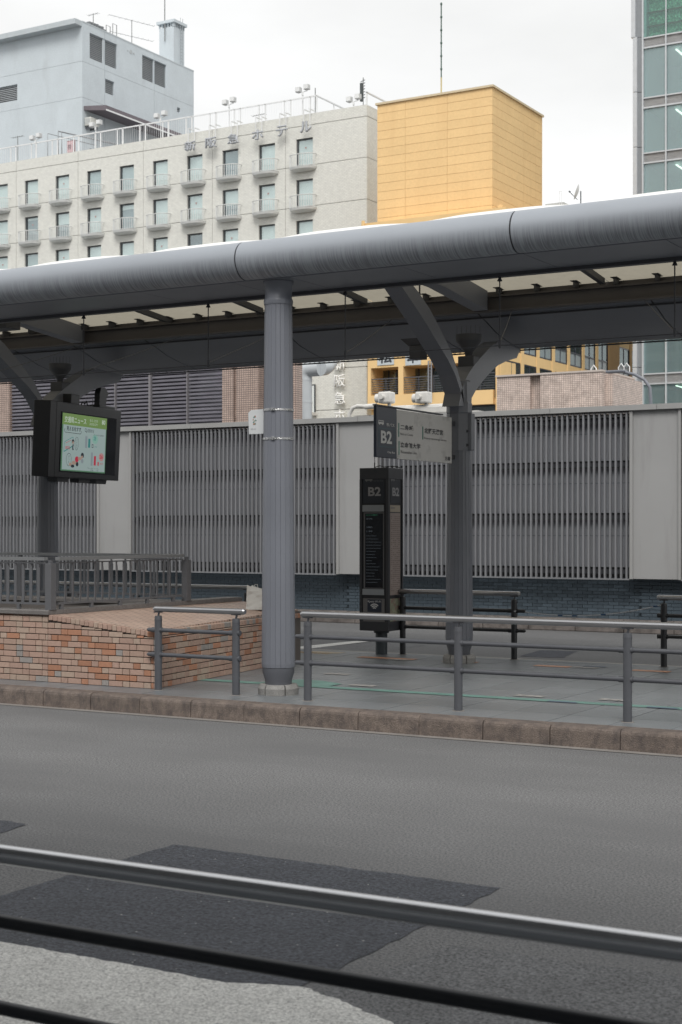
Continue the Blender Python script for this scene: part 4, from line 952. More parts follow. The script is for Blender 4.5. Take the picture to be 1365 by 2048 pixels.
# white pipework above the wall
pwk = thing('white_pipework', 'white valves and pipes showing above the slatted wall behind the destination sign', 'pipes', (XY(780, 33), 33, 0))
def z33(px, py): return ZY(px, py, 33.0)
def x33(px): return XY(px, 33.0)
PW = mat('aged_white', (.62, .61, .58), .6, var=.12, vs_=6, dirt=(.3, .29, .28), ds=7, dth=(.58, .7))
MB().path([(x33(697), 33, 3.2), (x33(699), 33, z33(699, 830)), (x33(706), 33, z33(706, 816)), (x33(716), 33, z33(716, 812)), (x33(745), 33, z33(745, 814))], .05, 10).build('bent_pipe', PW, pwk)
MB().bbox(x33(755), x33(905), 32.8, 34.2, z33(800, 835), z33(800, 812), .08).build('tank', PW, pwk)
for px in (777, 851):
    m = MB().bbox(x33(px - 10), x33(px + 15), 32.7, 33.0, z33(px, 808), z33(px, 785), .04).tube((x33(px - 18), 32.85, z33(px, 797)), (x33(px - 8), 32.85, z33(px, 797)), .11, 12).tube((x33(px + 8), 32.85, 4.0), (x33(px + 8), 32.85, z33(px, 790)), .05, 8).tube((x33(px), 32.7, z33(px, 796)), (x33(px), 32.6, z33(px, 796)), .06, 10)
    m.build('valve_body', PW, pwk)
MB().tube((x33(757), 32.9, z33(770, 812)), (x33(735), 32.9, z33(740, 814)), .07, 10).box(x33(700), x33(950), 33.2, 33.6, 0, z33(800, 826)).build('pipe_run', PW, pwk)

# ------------------------------------------------------------------ tiled building with louvres (left, behind the wall)
lb = thing('louvre_building', 'low building with dark horizontal louvres between pink tiled piers behind the slatted wall', 'building', (XY(300, 50), 50, 0))
LY = 50.0; ltop = 9.6
pink = tile_mat('pink_tile', (.50, .38, .32), (.44, .33, .28), (.15, .12, .11), .105, .085, .013, 'XYsum', off=0.0)
pinkd = tile_mat('grey_tile', (.19, .17, .165), (.16, .145, .14), (.07, .065, .065), .105, .085, .013, 'XYsum', off=0.0)
lvm = mat('louvre_metal', (.155, .15, .175), .55, var=.25, vs_=1.2, stretch=(1, 1, 3))
lb_back = mat('louvre_dark', (.13, .13, .15), .8)
MB().box(-62, XY(588, LY + 8), LY + .6, LY + 8, 0, ltop).build('core_wall', lb_back, lb)
def pier(pa_, pb_, y, m): MB().box(XY(pa_, y), XY(pb_, y), y, y + .45, 0, ltop).build('tiled_pier', m, lb)
pier(-60, 19, LY, pink); pier(445, 467, LY, pink); pier(473, 517, LY, pink); MB().box(XY(467, LY), XY(473, LY), LY + .15, LY + .7, 0, ltop).build('tiled_pier', pink, lb)
MB().box(XY(517, LY) , XY(582, LY), LY + .59, LY + .8, 0, ltop).build('tiled_pier', pinkd, lb)
pier(582, 593, LY, pink)
def louvre(pa_, pb_):
    xa, xb = XY(pa_, LY) + .02, XY(pb_, LY) - .02
    lm = MB().prismx([(LY + .20, 0), (LY + .10, .02), (LY + .10, .085), (LY + .24, .15), (LY + .24, .10)], 0, xb - xa).mesh('louvre_slat', lvm)
    z = 4.2
    while z < ltop - .2: piece('louvre_slat', lm, lb, (xa, 0, z)); z += .155
louvre(20, 148); louvre(151, 228); louvre(230, 296); louvre(301, 372); louvre(374, 444)
for p in (149.5, 229, 298.5, 373): MB().box(XY(p - (2 if p == 298.5 else .7), LY), XY(p + (2 if p == 298.5 else .7), LY), LY + .02, LY + .3, 0, ltop).build('louvre_mullion', mat('mullion_grey', (.2, .19, .2), .5), lb)
MB().box(-62, XY(588, LY + 8), LY - .05, LY + 8, ltop, ltop + .2).build('roof', lb_back, lb)

# white duct
dt = thing('ventilation_duct', 'thick pale grey ventilation duct bending over behind the slatted wall', 'duct', (XY(610, 60), 60, 0))
dy = 60.0; ductm = mat('duct_paint', (.50, .53, .55), .4, var=.1, vs_=1, dirt=(.2, .17, .15), ds=1.4, dth=(.66, .76))
dr = (XY(623, dy) - XY(594, dy)) / 2 * .95
ex = XY(608.5, dy); zc = ZY(608, 740, dy)
pts = [(ex, dy, 0), (ex, dy, zc - dr * .9)] + [(ex + dr * 1.0 * (1 - math.cos(R(a))), dy, zc - dr * .9 + dr * 1.0 * math.sin(R(a))) for a in (20, 40, 60, 80)] + [(ex + dr * 1.4, dy, zc + dr * .12), (XY(642, dy), dy, zc + dr * .12)]
MB().path(pts, dr, 24).build('duct_pipe', ductm, dt)
MB().path([(XY(640, dy), dy, zc + dr * .12), (XY(650, dy + .5), dy + .5, zc + dr * .3), (XY(656, dy + 1.3), dy + 1.3, zc + dr * .8), (XY(662, dy + 2), dy + 2, zc + dr * 1.6)], dr * .95, 24).build('duct_elbow', ductm, dt)
for z in (ZY(608, 804, dy), ZY(608, 760, dy)): MB().tube((ex, dy, z - .05), (ex, dy, z + .05), dr * 1.03, 24).build('duct_flange', ductm, dt)

# ------------------------------------------------------------------ pink tiled block on the right
rb = thing('tiled_block', 'low windowless building clad in small pinkish beige tiles behind the slatted wall', 'building', (XY(1100, 75), 75, 0))
RY = 75.0; xr = XY(1205, RY); rz = ZY(1205, 744, RY)
tileb = tile_mat('beige_tile', (.66, .56, .50), (.58, .48, .42), (.33, .26, .23), .125, .098, .017, 'XYsum', off=0.0, speck=.2)
xm1, xm2 = XY(1060, RY), XY(1082, RY)
MB().box(XY(994, RY), xm1, RY, RY + 8, 0, rz).build('tiled_wall', tileb, rb)
MB().box(xm1, xm2, RY + .35, RY + 8, 0, rz).build('tiled_wall', tileb, rb)
MB().box(xm2, xr, RY - .05, RY + 4.9, 0, rz + .02).build('tiled_wall', tileb, rb)
MB().box(xr + .001, xr + .35, RY + .6, YX(1273, xr), 0, rz - .1).build('tiled_return', tileb, rb)
MB().box(XY(994, RY) - .05, xr + .05, RY - .1, RY + 5, rz + .025, rz + .12).build('parapet_cap', mat('beige_cap', (.5, .44, .4), .7), rb)
lp = MB()
for px in (1188, 1243, 1254): 
    x = XY(px, RY + 1); lp.path([(x - .15, RY + 1, rz + .05), (x - .15, RY + 1, rz + .3), (x, RY + 1, rz + .5), (x + .15, RY + 1, rz + .3), (x + .15, RY + 1, rz + .05)], .03, 6)
lp.build('vent_hoops', white, rb)
# street lamp
sl_ = thing('street_lamp', 'slim grey street lamp arching over the tiled block at the right', 'street lamp', (XY(1302, 45), 45, 0))
ly = 45.0; x = XY(1302, ly); zt = ZY(1302, 790, ly)
MB().path([(x, ly, 0), (x, ly, zt - .2), (x - .03, ly, ZY(1300, 775, ly)), (XY(1290, ly), ly, ZY(1290, 760, ly)), (XY(1270, ly), ly, ZY(1270, 749, ly)), (XY(1250, ly), ly, ZY(1250, 744.5, ly))], .05, 10).build('pole', steel, sl_)
MB().bbox(XY(1214, ly), XY(1252, ly), ly - .15, ly + .15, ZY(1230, 746, ly), ZY(1230, 741, ly), .03).build('lamp_head', steel, sl_)

# ------------------------------------------------------------------ hotel
HY = 97.0
ht = thing('hotel', 'long pale brick hotel with rows of tall windows and small curved balconies', 'building', (XY(733, HY), HY, 0))
hx1 = XY(733, HY); hz1 = ZY(733, 209, HY); hx0 = -140.0
hw = tile_mat('hotel_tile', (.73, .73, .68), (.67, .67, .625), (.58, .575, .54), .30, .11, .014, 'XYsum', rough=.8, speck=.05, bump=.6)
hwin = [(593, 626), (519, 551), (444, 476), (375, 405), (305, 335), (239, 268), (174, 202), (112, 139), (50, 75.5), (-11, 17)]
wxs = [((XY(a, HY) + XY(b_, HY)) / 2) for a, b_ in hwin]
pitch = (wxs[0] - wxs[9]) / 9; wxs = [wxs[0] - pitch * k for k in range(11)]
WW = XY(626.5, HY) - XY(593, HY)
zt1 = ZY(593, 279, HY); FHt = (zt1 - ZY(593, 442, HY)) / 2
WH = 2.15
rowz = [zt1 - FHt * k for k in range(10)]
core = MB().box(hx0, hx1 - .02, HY + .45, HY + 30, 0, hz1 - .4).build('core_wall', mat('hotel_core', (.25, .25, .24), .9), ht)
# facade panels: one bay pair by one storey, recessed joints between them
vx = [XY(p, HY) for p in (572, 428, 286, 155, 33)]
vx = [wxs[0] - pitch * (.5) - pitch * 2 * k for k in range(6)]
vjs = [hx1] + vx
hj = [ZY(733, 232, HY)] + [ZY(733, 316 + 83 * k, HY) for k in range(0, 8)]
zj = [hz1, ZY(733, 232, HY)]; z = ZY(733, 314, HY)
while z > 3: zj.append(z); z -= FHt
zj.append(0)
cols_x = [hx1] + vx + [hx0]
for i in range(len(cols_x) - 1):
    xb, xa = cols_x[i], cols_x[i + 1]
    for j in range(len(zj) - 1):
        zb2, za2 = zj[j], zj[j + 1]
        holes = []
        for x in wxs:
            for r_ in rowz[:4]:
                h = (x - WW / 2, x + WW / 2, r_ - WH, r_)
                if xa < x < xb:
                    lo, hi = max(h[2], za2 + .02), min(h[3], zb2 - .02)
                    if hi - lo > .05: holes.append((h[0], h[1], lo, hi))
        m = MB(); wall_grid(m, xa + .018, xb - .018 if i else xb, za2 + .02, zb2 - .02 if j else zb2, holes, lambda u, v, d: (u, HY + d, v), .42)
        m.build('facade_panel', hw, ht, fix=False)
# right side wall panels
for j in range(len(zj) - 1):
    MB().box(hx1 + .001, hx1 + .06, HY + .02, HY + 30, zj[j + 1] + .02, zj[j] - .02).build('side_panel', hw, ht)
MB().box(hx0, hx1 + .05, HY + .1, HY + 30, hz1 - .35, hz1 - .01).build('roof', mat('roof_grey', (.3, .3, .3), .8), ht)
frm = mat('window_frame_dark', (.06, .065, .07), .4); blind = mat('blind_fabric', (.70, .735, .72), .7, var=.04, vs_=2, stretch=(8, 1, .5)); hg = glass('hotel_glass', (.93, .96, .96), .14, .99); room = mat('room_dark', (.07, .09, .12), .5); redm = mat('red_marker', (.45, .27, .25), .5)
roomgrey = mat('curtain_grey', (.23, .27, .30), .7)
balm2 = mat('balcony_paint', (.66, .67, .66), .5, var=.06)
# (blind coverage, tint): rows x columns as seen in the photo
cover = [[1, 1, 'g', 1, 1, 'h', 'h', 1, 1, 1, 1], [1, 1, .55, 1, 1, .18, 1, .45, .1, 1, 1], [1, 1, 1, 0, 1, 1, 1, 1, 'h', 1, 1], [1] * 11]
def half_ring(x, z, w_, d, t_, n=12):
    return [(x + w_ * math.cos(math.pi * i / n), HY - .02 - d * (math.sin(math.pi * i / n) ** .62), z) for i in range(n + 1)]
for r_, zt_ in enumerate(rowz[:4]):
    for c_, x in enumerate(wxs):
        zb_ = zt_ - WH
        wd = MB(); f = .07
        for a, b_, q0, q1 in ((x - WW / 2, x - WW / 2 + f * 1.6, zb_, zt_), (x + WW / 2 - f * .5, x + WW / 2, zb_, zt_), (x - WW / 2 + f * 1.6, x + WW / 2 - f * .5, zt_ - f * 1.3, zt_), (x - WW / 2 + f * 1.6, x + WW / 2 - f * .5, zb_, zb_ + f)):
            wd.box(a + .001, b_ - .001, HY + .12, HY + .30, q0 + .001, q1 - .001)
        wo = wd.build('window', frm, ht)
        MB().box(x - WW / 2 + .10, x + WW / 2 - .03, HY + .20, HY + .21, zb_ + .06, zt_ - .09).build('pane', hg, wo)
        cv = cover[r_][c_]
        if cv in ('g', 'h'):
            MB().box(x - WW / 2 + .10, x + WW / 2 - .03, HY + .26, HY + .28, zb_ + .06, zt_ - .09).build('curtain', roomgrey if cv == 'g' else mat('curtain_mid', (.42, .47, .48), .7, var=.05), wo)
        else:
            h = (WH - .15) * cv
            if h > .05: MB().box(x - WW / 2 + .10, x + WW / 2 - .03, HY + .26, HY + .28, zt_ - .09 - h, zt_ - .09).build('blind', blind, wo)
            if cv < 1: MB().box(x - WW / 2 + .10, x + WW / 2 - .03, HY + .30, HY + .31, zb_ + .06, zt_ - .09).build('room', roomgrey if cv else room, wo)
        if (r_ * 7 + c_ * 3) % 5 < 2 and cv not in ('g', 'h'):
            MB().prismy([(x - .09, zt_ - .62), (x, zt_ - .78), (x + .09, zt_ - .62)], HY + .185, HY + .195).build('triangle_marker', redm, wo)
        # balcony
        bw = WW / 2 + .33; bx_ = x - .02; bz0 = zt_ - WH - .25
        bal = MB(); rg0 = half_ring(bx_, bz0, bw, .72, 0); rg1 = half_ring(bx_, bz0 + .16, bw + .05, .78, 0); n = len(rg0)
        rgm = half_ring(bx_, bz0 - .12, bw * .72, .45, 0)
        bal.add(rgm + rg0 + rg1, [(k * n + i, k * n + i + 1, (k + 1) * n + i + 1, (k + 1) * n + i) for k in range(2) for i in range(n - 1)])
        bal.add(rg1, [tuple(range(n))]); bal.add(rgm, [tuple(reversed(range(n)))])
        bo_ = bal.build('balcony', balm2, ht)
        rail = MB().path(half_ring(bx_, bz0 + 1.08, bw + .03, .76, 0, 16), .035, 5)
        rail.path(half_ring(bx_, bz0 + .22, bw + .02, .75, 0, 16), .02, 4); rail.build('handrail', balm2, bo_)
        bs_ = MB()
        for k in range(1, 16):
            a = math.pi * k / 16; px_, py_ = bx_ + (bw + .03) * math.cos(a), HY - .02 - .76 * math.sin(a) ** .62
            bs_.box(px_ - .021, px_ + .021, py_ - .012, py_ + .012, bz0 + .16, bz0 + 1.08)
        bs_.build('baluster_row', balm2, bo_)
# lone lower window seen beside the duct
xw = XY(626, HY - .1); zl1, zl0 = ZY(626, 769, HY), ZY(626, 830, HY)
lw = MB().box(xw - .05, xw + .2, HY - .12, HY - .01, zl0, zl1).box(xw + .16, xw + .24, HY - .16, HY - .121, zl0, zl1).build('window', frm, ht)
MB().box(xw - .04, xw + .13, HY - .14, HY - .125, zl0, zl1 - .1).build('blind', blind, lw)
MB().bbox(xw - .1, xw + .35, HY - .8, HY - .1, ZY(626, 832, HY), ZY(626, 826, HY), .02).tube((xw + .3, HY - .7, ZY(626, 832, HY)), (xw + .3, HY - .7, ZY(626, 805, HY)), .03, 5).build('balcony', balm2, ht)
# roof railing and lettering
rl = MB(); rzt = ZY(640, 193, HY + .5) ; rz0 = hz1 + .0
rrail_z = hz1 + 1.45
rl2 = MB().box(hx0, XY(632, HY + .5), HY + .5, HY + .56, rrail_z - .05, rrail_z + .05).box(XY(632, HY + .5), XY(632, HY + .5) + .08, HY + .5, HY + 14, rrail_z - .05, rrail_z + .05)
rl2.box(XY(632, HY + .5), hx1 - .8, HY + 14, HY + 14.06, rrail_z - .05, rrail_z + .05)
x = XY(632, HY + .5); k = 0
while x > -125: rl2.box(x, x + .09, HY + .5, HY + .58, hz1, rrail_z); rl2.box(x - .55, x - .48, HY + .5, HY + .58, hz1, rrail_z) if k % 1 == 0 else 0; x -= 1.95 * 1.18; k += 1
for k in range(1, 6): rl2.box(XY(632, HY + .5), XY(632, HY + .5) + .07, HY + .5 + k * 2.6, HY + .58 + k * 2.6, hz1, rrail_z)
rl2.build('roof_railing', white, ht)
rb2 = MB(); x = XY(632, HY + .5)
while x > -118: rb2.box(x, x + .012, HY + .52, HY + .535, hz1, rrail_z); x -= .22
rb2.build('roof_railing_bars', white, ht, kind='stuff')
# second railing near the right end of the roof
q = MB(); xa, xb = XY(733, HY + 1), XY(770, HY + 8)
zR = ZY(733, 184, HY + 1)
q.box(xa - .05, xa + .05, HY + 1, HY + 14, zR - .05, zR + .05).box(xa - .05, XY(790, HY + 14), HY + 14, HY + 14.1, zR - .05, zR + .05)
for k in range(4): q.box(xa - .05, xa + .05, HY + 1 + k * 4.2, HY + 1.1 + k * 4.2, hz1, zR)
for k in range(3): q.box(xa + 1 + k * 2.2, xa + 1.1 + k * 2.2, HY + 14, HY + 14.1, hz1, zR)
q.build('roof_railing', white, ht)
letm = mat('letter_steel', (.42, .44, .47), .5)
for ch, (pc, ytop, ybot) in zip('新阪急ホテル', [(382, 283, 302), (424, 275, 296), (468, 268, 288), (517, 260, 280), (565, 252, 273), (613, 243, 265)]):
    ly2 = HY - .55; x = XY(pc, ly2); w2 = XY(pc + 11, ly2) - XY(pc - 11, ly2)
    za2, zb2 = ZY(pc, ybot, ly2), ZY(pc, ytop, ly2)
    text('roof_letter', ch, letm, ht, (x - w2 / 2, ly2, za2), (1, 0, 0), (0, 0, 1), w_=w2, h=zb2 - za2, ext=.16, bold=.008)
    MB().tube((x - w2 * .28, ly2 + .08, za2 + .3), (x - w2 * .28, ly2 + .08, hz1 + .25), .035, 5).tube((x + w2 * .28, ly2 + .08, za2 + .3), (x + w2 * .28, ly2 + .08, hz1 + .25), .035, 5).box(x - w2 * .28, x - w2 * .2, ly2 + .08, HY + .3, hz1 + .2, hz1 + .26).box(x + w2 * .2, x + w2 * .28, ly2 + .08, HY + .3, hz1 + .2, hz1 + .26).build('letter_hanger', white, ht)
lw2 = mat('letter_pale', (.88, .88, .86), .5)
for k, ch in enumerate('新阪急ホテル'):
    pc = 681; yb_ = 741 + 35 * k - (2 if k else 0); ly2 = HY - .25; x = XY(pc, ly2); w2 = XY(pc + 11, ly2) - XY(pc - 11, ly2)
    text('facade_letter', ch, lw2, ht, (x - w2 / 2, ly2, ZY(pc, yb_, ly2)), (1, 0, 0), (0, 0, 1), w_=w2, h=ZY(pc, yb_ - 25, ly2) - ZY(pc, yb_, ly2), ext=.10, bold=.008)
# rooftop floodlights
def floodlight(px, py, label, yk=HY + .8, s=1.0):
    x = XY(px, yk); z = ZY(px, py, yk); t = thing('floodlight', label, 'floodlight', (x, yk, hz1), 'twin floodlights along the hotel roof')
    MB().tube((x, yk, hz1), (x, yk, z - .15), .04, 6).tube((x - .4, yk, z - .2), (x + .4, yk, z - .12), .03, 5).bbox(x - .06, x + .06, yk - .1, yk, z - .42, z - .25, .01).build('pole', white, t)
    for dx in (-.37, .37):
        q = MB().bbox(x + dx - .21, x + dx + .21, yk - .2, yk + .18, z - .09 + dx * .15, z + .30 + dx * .15, .04).build('lamp_housing', mat('lamp_grey', (.55, .56, .56), .5), t)
        MB().box(x + dx - .17, x + dx + .17, yk - .215, yk - .20, z - .04 + dx * .15, z + .25 + dx * .15).build('lens', white, q)
floodlight(72, 276, 'twin floodlight nearest the left edge of the photo on the hotel roof')
floodlight(192, 250, 'twin floodlight in front of the wall mounted air conditioner')
floodlight(322, 232, 'twin floodlight in front of the small square opening of the grey tower')
floodlight(459, 205, 'twin floodlight standing above the third roof letter')
floodlight(606, 180, 'tallest twin floodlight above the last roof letter')
floodlight(708, 199, 'twin floodlight nearest the orange building on the hotel roof')
# small roof aerials
def aerial(px, py0, py1, y, label, kind, z0=None):
    x = XY(px, y); za_ = ZY(px, py0, y) if z0 is None else z0; zb_ = ZY(px, py1, y); t = thing('aerial', label, 'antenna', (x, y, za_))
    am = mat('aerial_grey', (.20, .21, .21), .5)
    MB().tube((x, y, za_), (x, y, zb_), .035, 6).build('mast', am, t)
    if kind == 'yagi':
        for zz, L in ((zb_ - .1, 2.2), (za_ + (zb_ - za_) * .4, 2.0)):
            q = MB().tube((x - .9, y - L, zz + .1), (x + .9, y + L, zz), .02, 5)
            for k in range(9): u = -1 + k / 4; q.tube((x + .9 * u - .22, y + L * u + .1, zz + .05), (x + .9 * u + .22, y + L * u - .1, zz + .05), .01, 4)
            q.build('boom', am, t)
    if kind == 'small':
        q = MB().tube((x - .6, y, zb_ - .1), (x + .6, y, zb_ - .05), .02, 5)
        for k in range(6): q.tube((x - .6 + k * .24, y - .2, zb_ - .08), (x - .6 + k * .24, y + .2, zb_ - .08), .012, 4)
        q.build('boom', am, t)
    if kind == 'array':
        q = MB()
        for k in range(7): q.tube((x - .22, y, zb_ - .3 - k * .22), (x + .15, y, zb_ - .2 - k * .22), .03, 5)
        q.bbox(x - .25, x - .05, y - .1, y + .1, zb_ - 1.8, zb_ - .4, .02); q.build('dipoles', mat('aerial_dark', (.06, .07, .07), .5), t)
    return t
aerial(727, 215, 155, HY + 3, 'dark dipole array aerial on the roof corner beside the orange building', 'array', hz1)
aerial(36, 300, 272, HY + .6, 'small aerial on the hotel roof at far left', 'small', hz1)
aerial(518, 244, 228, HY + .6, 'short white camera mast above the fourth roof letter', 'small', hz1)
aerial(631, 222, 176, HY + 1.0, 'plain mast at the corner of the hotel roof railing', '', hz1)
MB().box(XY(110, HY + 3), XY(112, HY + 3), HY + 3, HY + 3.1, hz1, hz1 + .01)
fr = thing('roof_gate_frame', 'dark tubular frame with pink notice beside the grey tower on the hotel roof', 'frame', (XY(120, HY + 1.5), HY + 1.5, hz1))
fy = HY + 1.2; fm = mat('frame_dark', (.22, .23, .24), .5)
fx = [XY(p, fy) for p in (96, 117, 124, 131)]; zf1, zf2 = ZY(96, 267, fy), ZY(120, 262, fy)
MB().path([(fx[0], fy, hz1), (fx[0], fy, zf1), (fx[0] + 2, fy + 4, zf1 - .4)], .035, 6).path([(fx[1], fy, hz1), (fx[1], fy, zf2), (fx[1] + 2.4, fy + 5, zf2 - .3)], .06, 6).path([(fx[2], fy, hz1), (fx[2], fy, zf2 - .1), (fx[2] + 2.4, fy + 5, zf2 - .5)], .05, 6).build('tube_frame', fm, fr)
nx0, nx1 = XY(136, fy), XY(150, fy)
MB().box(nx0, nx1, fy - .1, fy - .05, ZY(143, 305, fy), ZY(143, 283, fy)).build('notice', mat('pink_notice', (.6, .42, .44), .6), fr)
MB().box(nx0 - .06, nx1 + .06, fy - .04, fy, ZY(143, 307, fy), ZY(143, 281, fy)).build('notice_frame', mat('notice_border', (.25, .12, .13), .6), fr)
text('lettering', '禁', mat('dark_ink2', (.12, .08, .1), .6), fr, (nx0 + .14, fy - .11, ZY(143, 299, fy)), (1, 0, 0), (0, 0, 1), w_=.28, h=.42)

# ------------------------------------------------------------------ grey tower on the hotel roof
TY = 102.0
tw = thing('grey_tower', 'pale blue grey windowless tower rising behind the hotel roof', 'building', (XY(165, TY), TY, hz1))
tx1 = XY(165, TY); tz = ZY(165, 44, TY); ty2 = YX(388, tx1); tx0 = -130
twm = mat('tower_paint', (.52, .57, .60), .7, var=.05, vs_=.6, speck=.04, ss=8, dirt=(.44, .475, .50), ds=.5, dth=(.55, .8), dstretch=(1, 1, .3))
tj = [tz, ZY(165, 122, TY), ZY(165, 194, TY), hz1 - 1]
MB().box(tx0, tx1 - .35, TY + .35, ty2 - .2, hz1 - 1, tz - .1).build('core_wall', mat('tower_core', (.3, .33, .35), .8), tw)
lvw = [(180, 238, 65, 140), (285, 333, 108, 178)]
sm_hole = [(210, 229, 158, 193), (355, 361, 214, 226)]
def yz(px, py): return (YX(px, tx1), ZX(px, py, tx1))
def rect_side(pa_, pb_, ya, yb):
    # ya at left edge top, height follows the left edge
    y0_, z1_ = yz(pa_, ya); y1_ = YX(pb_, tx1); z0_ = ZX(pb_, yb, tx1); return (y0_, y1_, z0_, z1_)
r1 = (yz(180, 65)[0], yz(235, 90)[0], yz(235, 139)[1], yz(180, 65)[1])
r2 = (yz(285, 109)[0], yz(333, 130)[0], yz(333, 177)[1], yz(285, 109)[1])
r3 = (yz(211, 157)[0], yz(229, 163)[0], yz(229, 192)[1], yz(211, 157)[1])
r4 = (yz(355, 214)[0], yz(361, 217)[0], yz(361, 226)[1], yz(355, 214)[1])
sidecuts = [TY, YX(210, tx1), YX(309, tx1), ty2]
for j in range(3):
    for i in range(3):
        hs_ = [h for h in (r1, r2, r3, r4)]
        a, b_, c_, d_ = sidecuts[i], sidecuts[i + 1], tj[j + 1], tj[j]
        hh = []
        for h in hs_:
            q = (max(h[0], a + .03), min(h[1], b_ - .03), max(h[2], c_ + .03), min(h[3], d_ - .03))
            if q[1] - q[0] > .1 and q[3] - q[2] > .1: hh.append(q)
        m = MB(); wall_grid(m, a + (.02 if i else .004), b_ - (.02 if i < 2 else 0), c_ + .010, d_ - (.010 if j else 0), hh, lambda u, v, d: (tx1 - d, u, v), .34); m.build('wall_panel', twm, tw, fix=False)
for j in range(3):
    hfx = (-130, XY(-60, TY), XY(35, TY) - 0, 0)
    fh = (XY(-60, TY), XY(35, TY), ZY(35, 200, TY), ZY(35, 168, TY))
    hh = [(fh[0], fh[1], max(fh[2], tj[j + 1] + .03), min(fh[3], tj[j] - .03))]
    hh = [h for h in hh if h[3] - h[2] > .1]
    m = MB(); wall_grid(m, tx0, tx1 - .004, tj[j + 1] + .010, tj[j] - (.010 if j else 0), hh, lambda u, v, d: (u, TY + d, v), .34); m.build('wall_panel', twm, tw, fix=False)
lvt = mat('tower_louvre', (.42, .445, .46), .6)
def side_louvre(h, step=.16):
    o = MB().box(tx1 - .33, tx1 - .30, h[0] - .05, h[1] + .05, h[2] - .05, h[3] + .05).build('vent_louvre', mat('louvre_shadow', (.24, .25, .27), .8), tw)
    q = MB(); z = h[2]
    while z < h[3]: q.add([(tx1 - .12, h[0], z), (tx1 - .12, h[1], z), (tx1 - .24, h[1], z + step * .8), (tx1 - .24, h[0], z + step * .8)], [(0, 1, 2, 3)]); z += step
    mid = (h[0] + h[1]) / 2
    q.build('louvre_blades', lvt, o, kind='stuff', fix=False)
    if h[1] - h[0] > 2: MB().box(tx1 - .14, tx1 - .05, mid - .08, mid + .08, h[2], h[3]).build('mullion', twm, o)
for h in (r1, r2, r3, r4): side_louvre(h)
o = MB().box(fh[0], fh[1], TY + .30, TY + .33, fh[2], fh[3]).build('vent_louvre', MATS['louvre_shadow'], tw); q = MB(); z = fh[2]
while z < fh[3]: q.add([(fh[0], TY + .1, z), (fh[1], TY + .1, z), (fh[1], TY + .22, z + .12), (fh[0], TY + .22, z + .12)], [(0, 1, 2, 3)]); z += .16
q.build('louvre_blades', lvt, o, kind='stuff', fix=False)
# roof slab overhanging the front
MB().box(tx0, tx1 - .05, TY - .9, TY - .001, tz - .35, tz + .1).box(tx0, tx1 + .02, TY, ty2, tz + .001, tz + .12).build('roof', mat('tower_roof', (.45, .49, .51), .7), tw)
# chimney
cxr = XY(348, 115.9); ch = MB()
cy0 = 115.9; cy1 = YX(369, cxr); cxl = XY(319, cy0); czt = ZY(348, 52, cy0)
cho = MB().box(cxl, cxr, cy0, cy1, tz - .5, czt).build('chimney', twm, tw)
MB().box(cxl - .2, cxr + .2, cy0 - .2, cy1 + .2, czt + .35, czt + .62).build('chimney_cap', twm, cho)
q = MB()
for k in range(6): q.box(cxl + (cxr - cxl) * k / 5 - .06, cxl + (cxr - cxl) * k / 5 + .06, cy0, cy0 + .12, czt, czt + .35); q.box(cxr - .12, cxr, cy0 + (cy1 - cy0) * k / 5 - .06, cy0 + (cy1 - cy0) * k / 5 + .06, czt, czt + .35)
q.box(cxl + .3, cxr - .3, cy0 + .3, cy1 - .3, czt, czt + .35); q.build('chimney_vent', twm, cho)
q = MB(); ym = cy0 + (cy1 - cy0) * .62
for s_ in (-.18, .18): q.tube((cxr + .15, ym + s_, tz), (cxr + .15, ym + s_, czt + 1.0), .025, 5)
for k in range(14): q.tube((cxr + .15, ym - .18, tz + .3 * k), (cxr + .15, ym + .18, tz + .3 * k), .018, 4)
q.build('ladder', mat('ladder_grey', (.32, .35, .37), .5), cho)
x = XY(330, cy0 - .15); MB().tube((x, cy0 - .15, ZY(330, 84, cy0)), (x, cy0 - .15, ZY(330, -40, cy0)), .05, 6).build('lightning_rod', MATS['aerial_grey'], cho)
# hoop ladders and aerials on the tower roof
def tower_aerial(px, py, y, lab, kind): aerial(px, 0, py, y, lab, kind, z0=tz + .12)
tower_aerial(264, 40, YX(264, tx1 - 1), 'long double boom aerial on the grey tower roof', 'yagi')
tower_aerial(187, 27, YX(187, tx1 - 1.5), 'small aerial near the front corner of the grey tower roof', 'small')
q = MB()
for px, pz in ((213, 50), (226, 47)):
    y = YX(px, tx1 - .4); z1_ = ZX(px, pz, tx1 - .4)
    q.path([(tx1 - .4, y, tz), (tx1 - .4, y, z1_), (tx1 - .4, y + .55, z1_), (tx1 - .4, y + .55, tz)], .04, 5)
q.build('ladder_hoops', MATS['aerial_grey'], tw)
q = MB(); random.seed(5)
for k in range(7): y = YX(178 + k * 5, tx1 - .3); q.bbox(tx1 - .6, tx1 - .2, y, y + .25, tz + .1, tz + .35 + random.uniform(0, .2), .03)
q.build('roof_lamps', mat('lamp_dark', (.16, .17, .18), .6), tw)
q = MB()
for (px, py, rr) in ((262, 104, .2), (268, 107, .10), (256, 101, .07)):
    y, z = yz(px, py); q.tube((tx1 - .01, y, z), (tx1 + .03, y, z), rr, 12)
q.build('wall_fittings', MATS['tower_louvre'], tw)
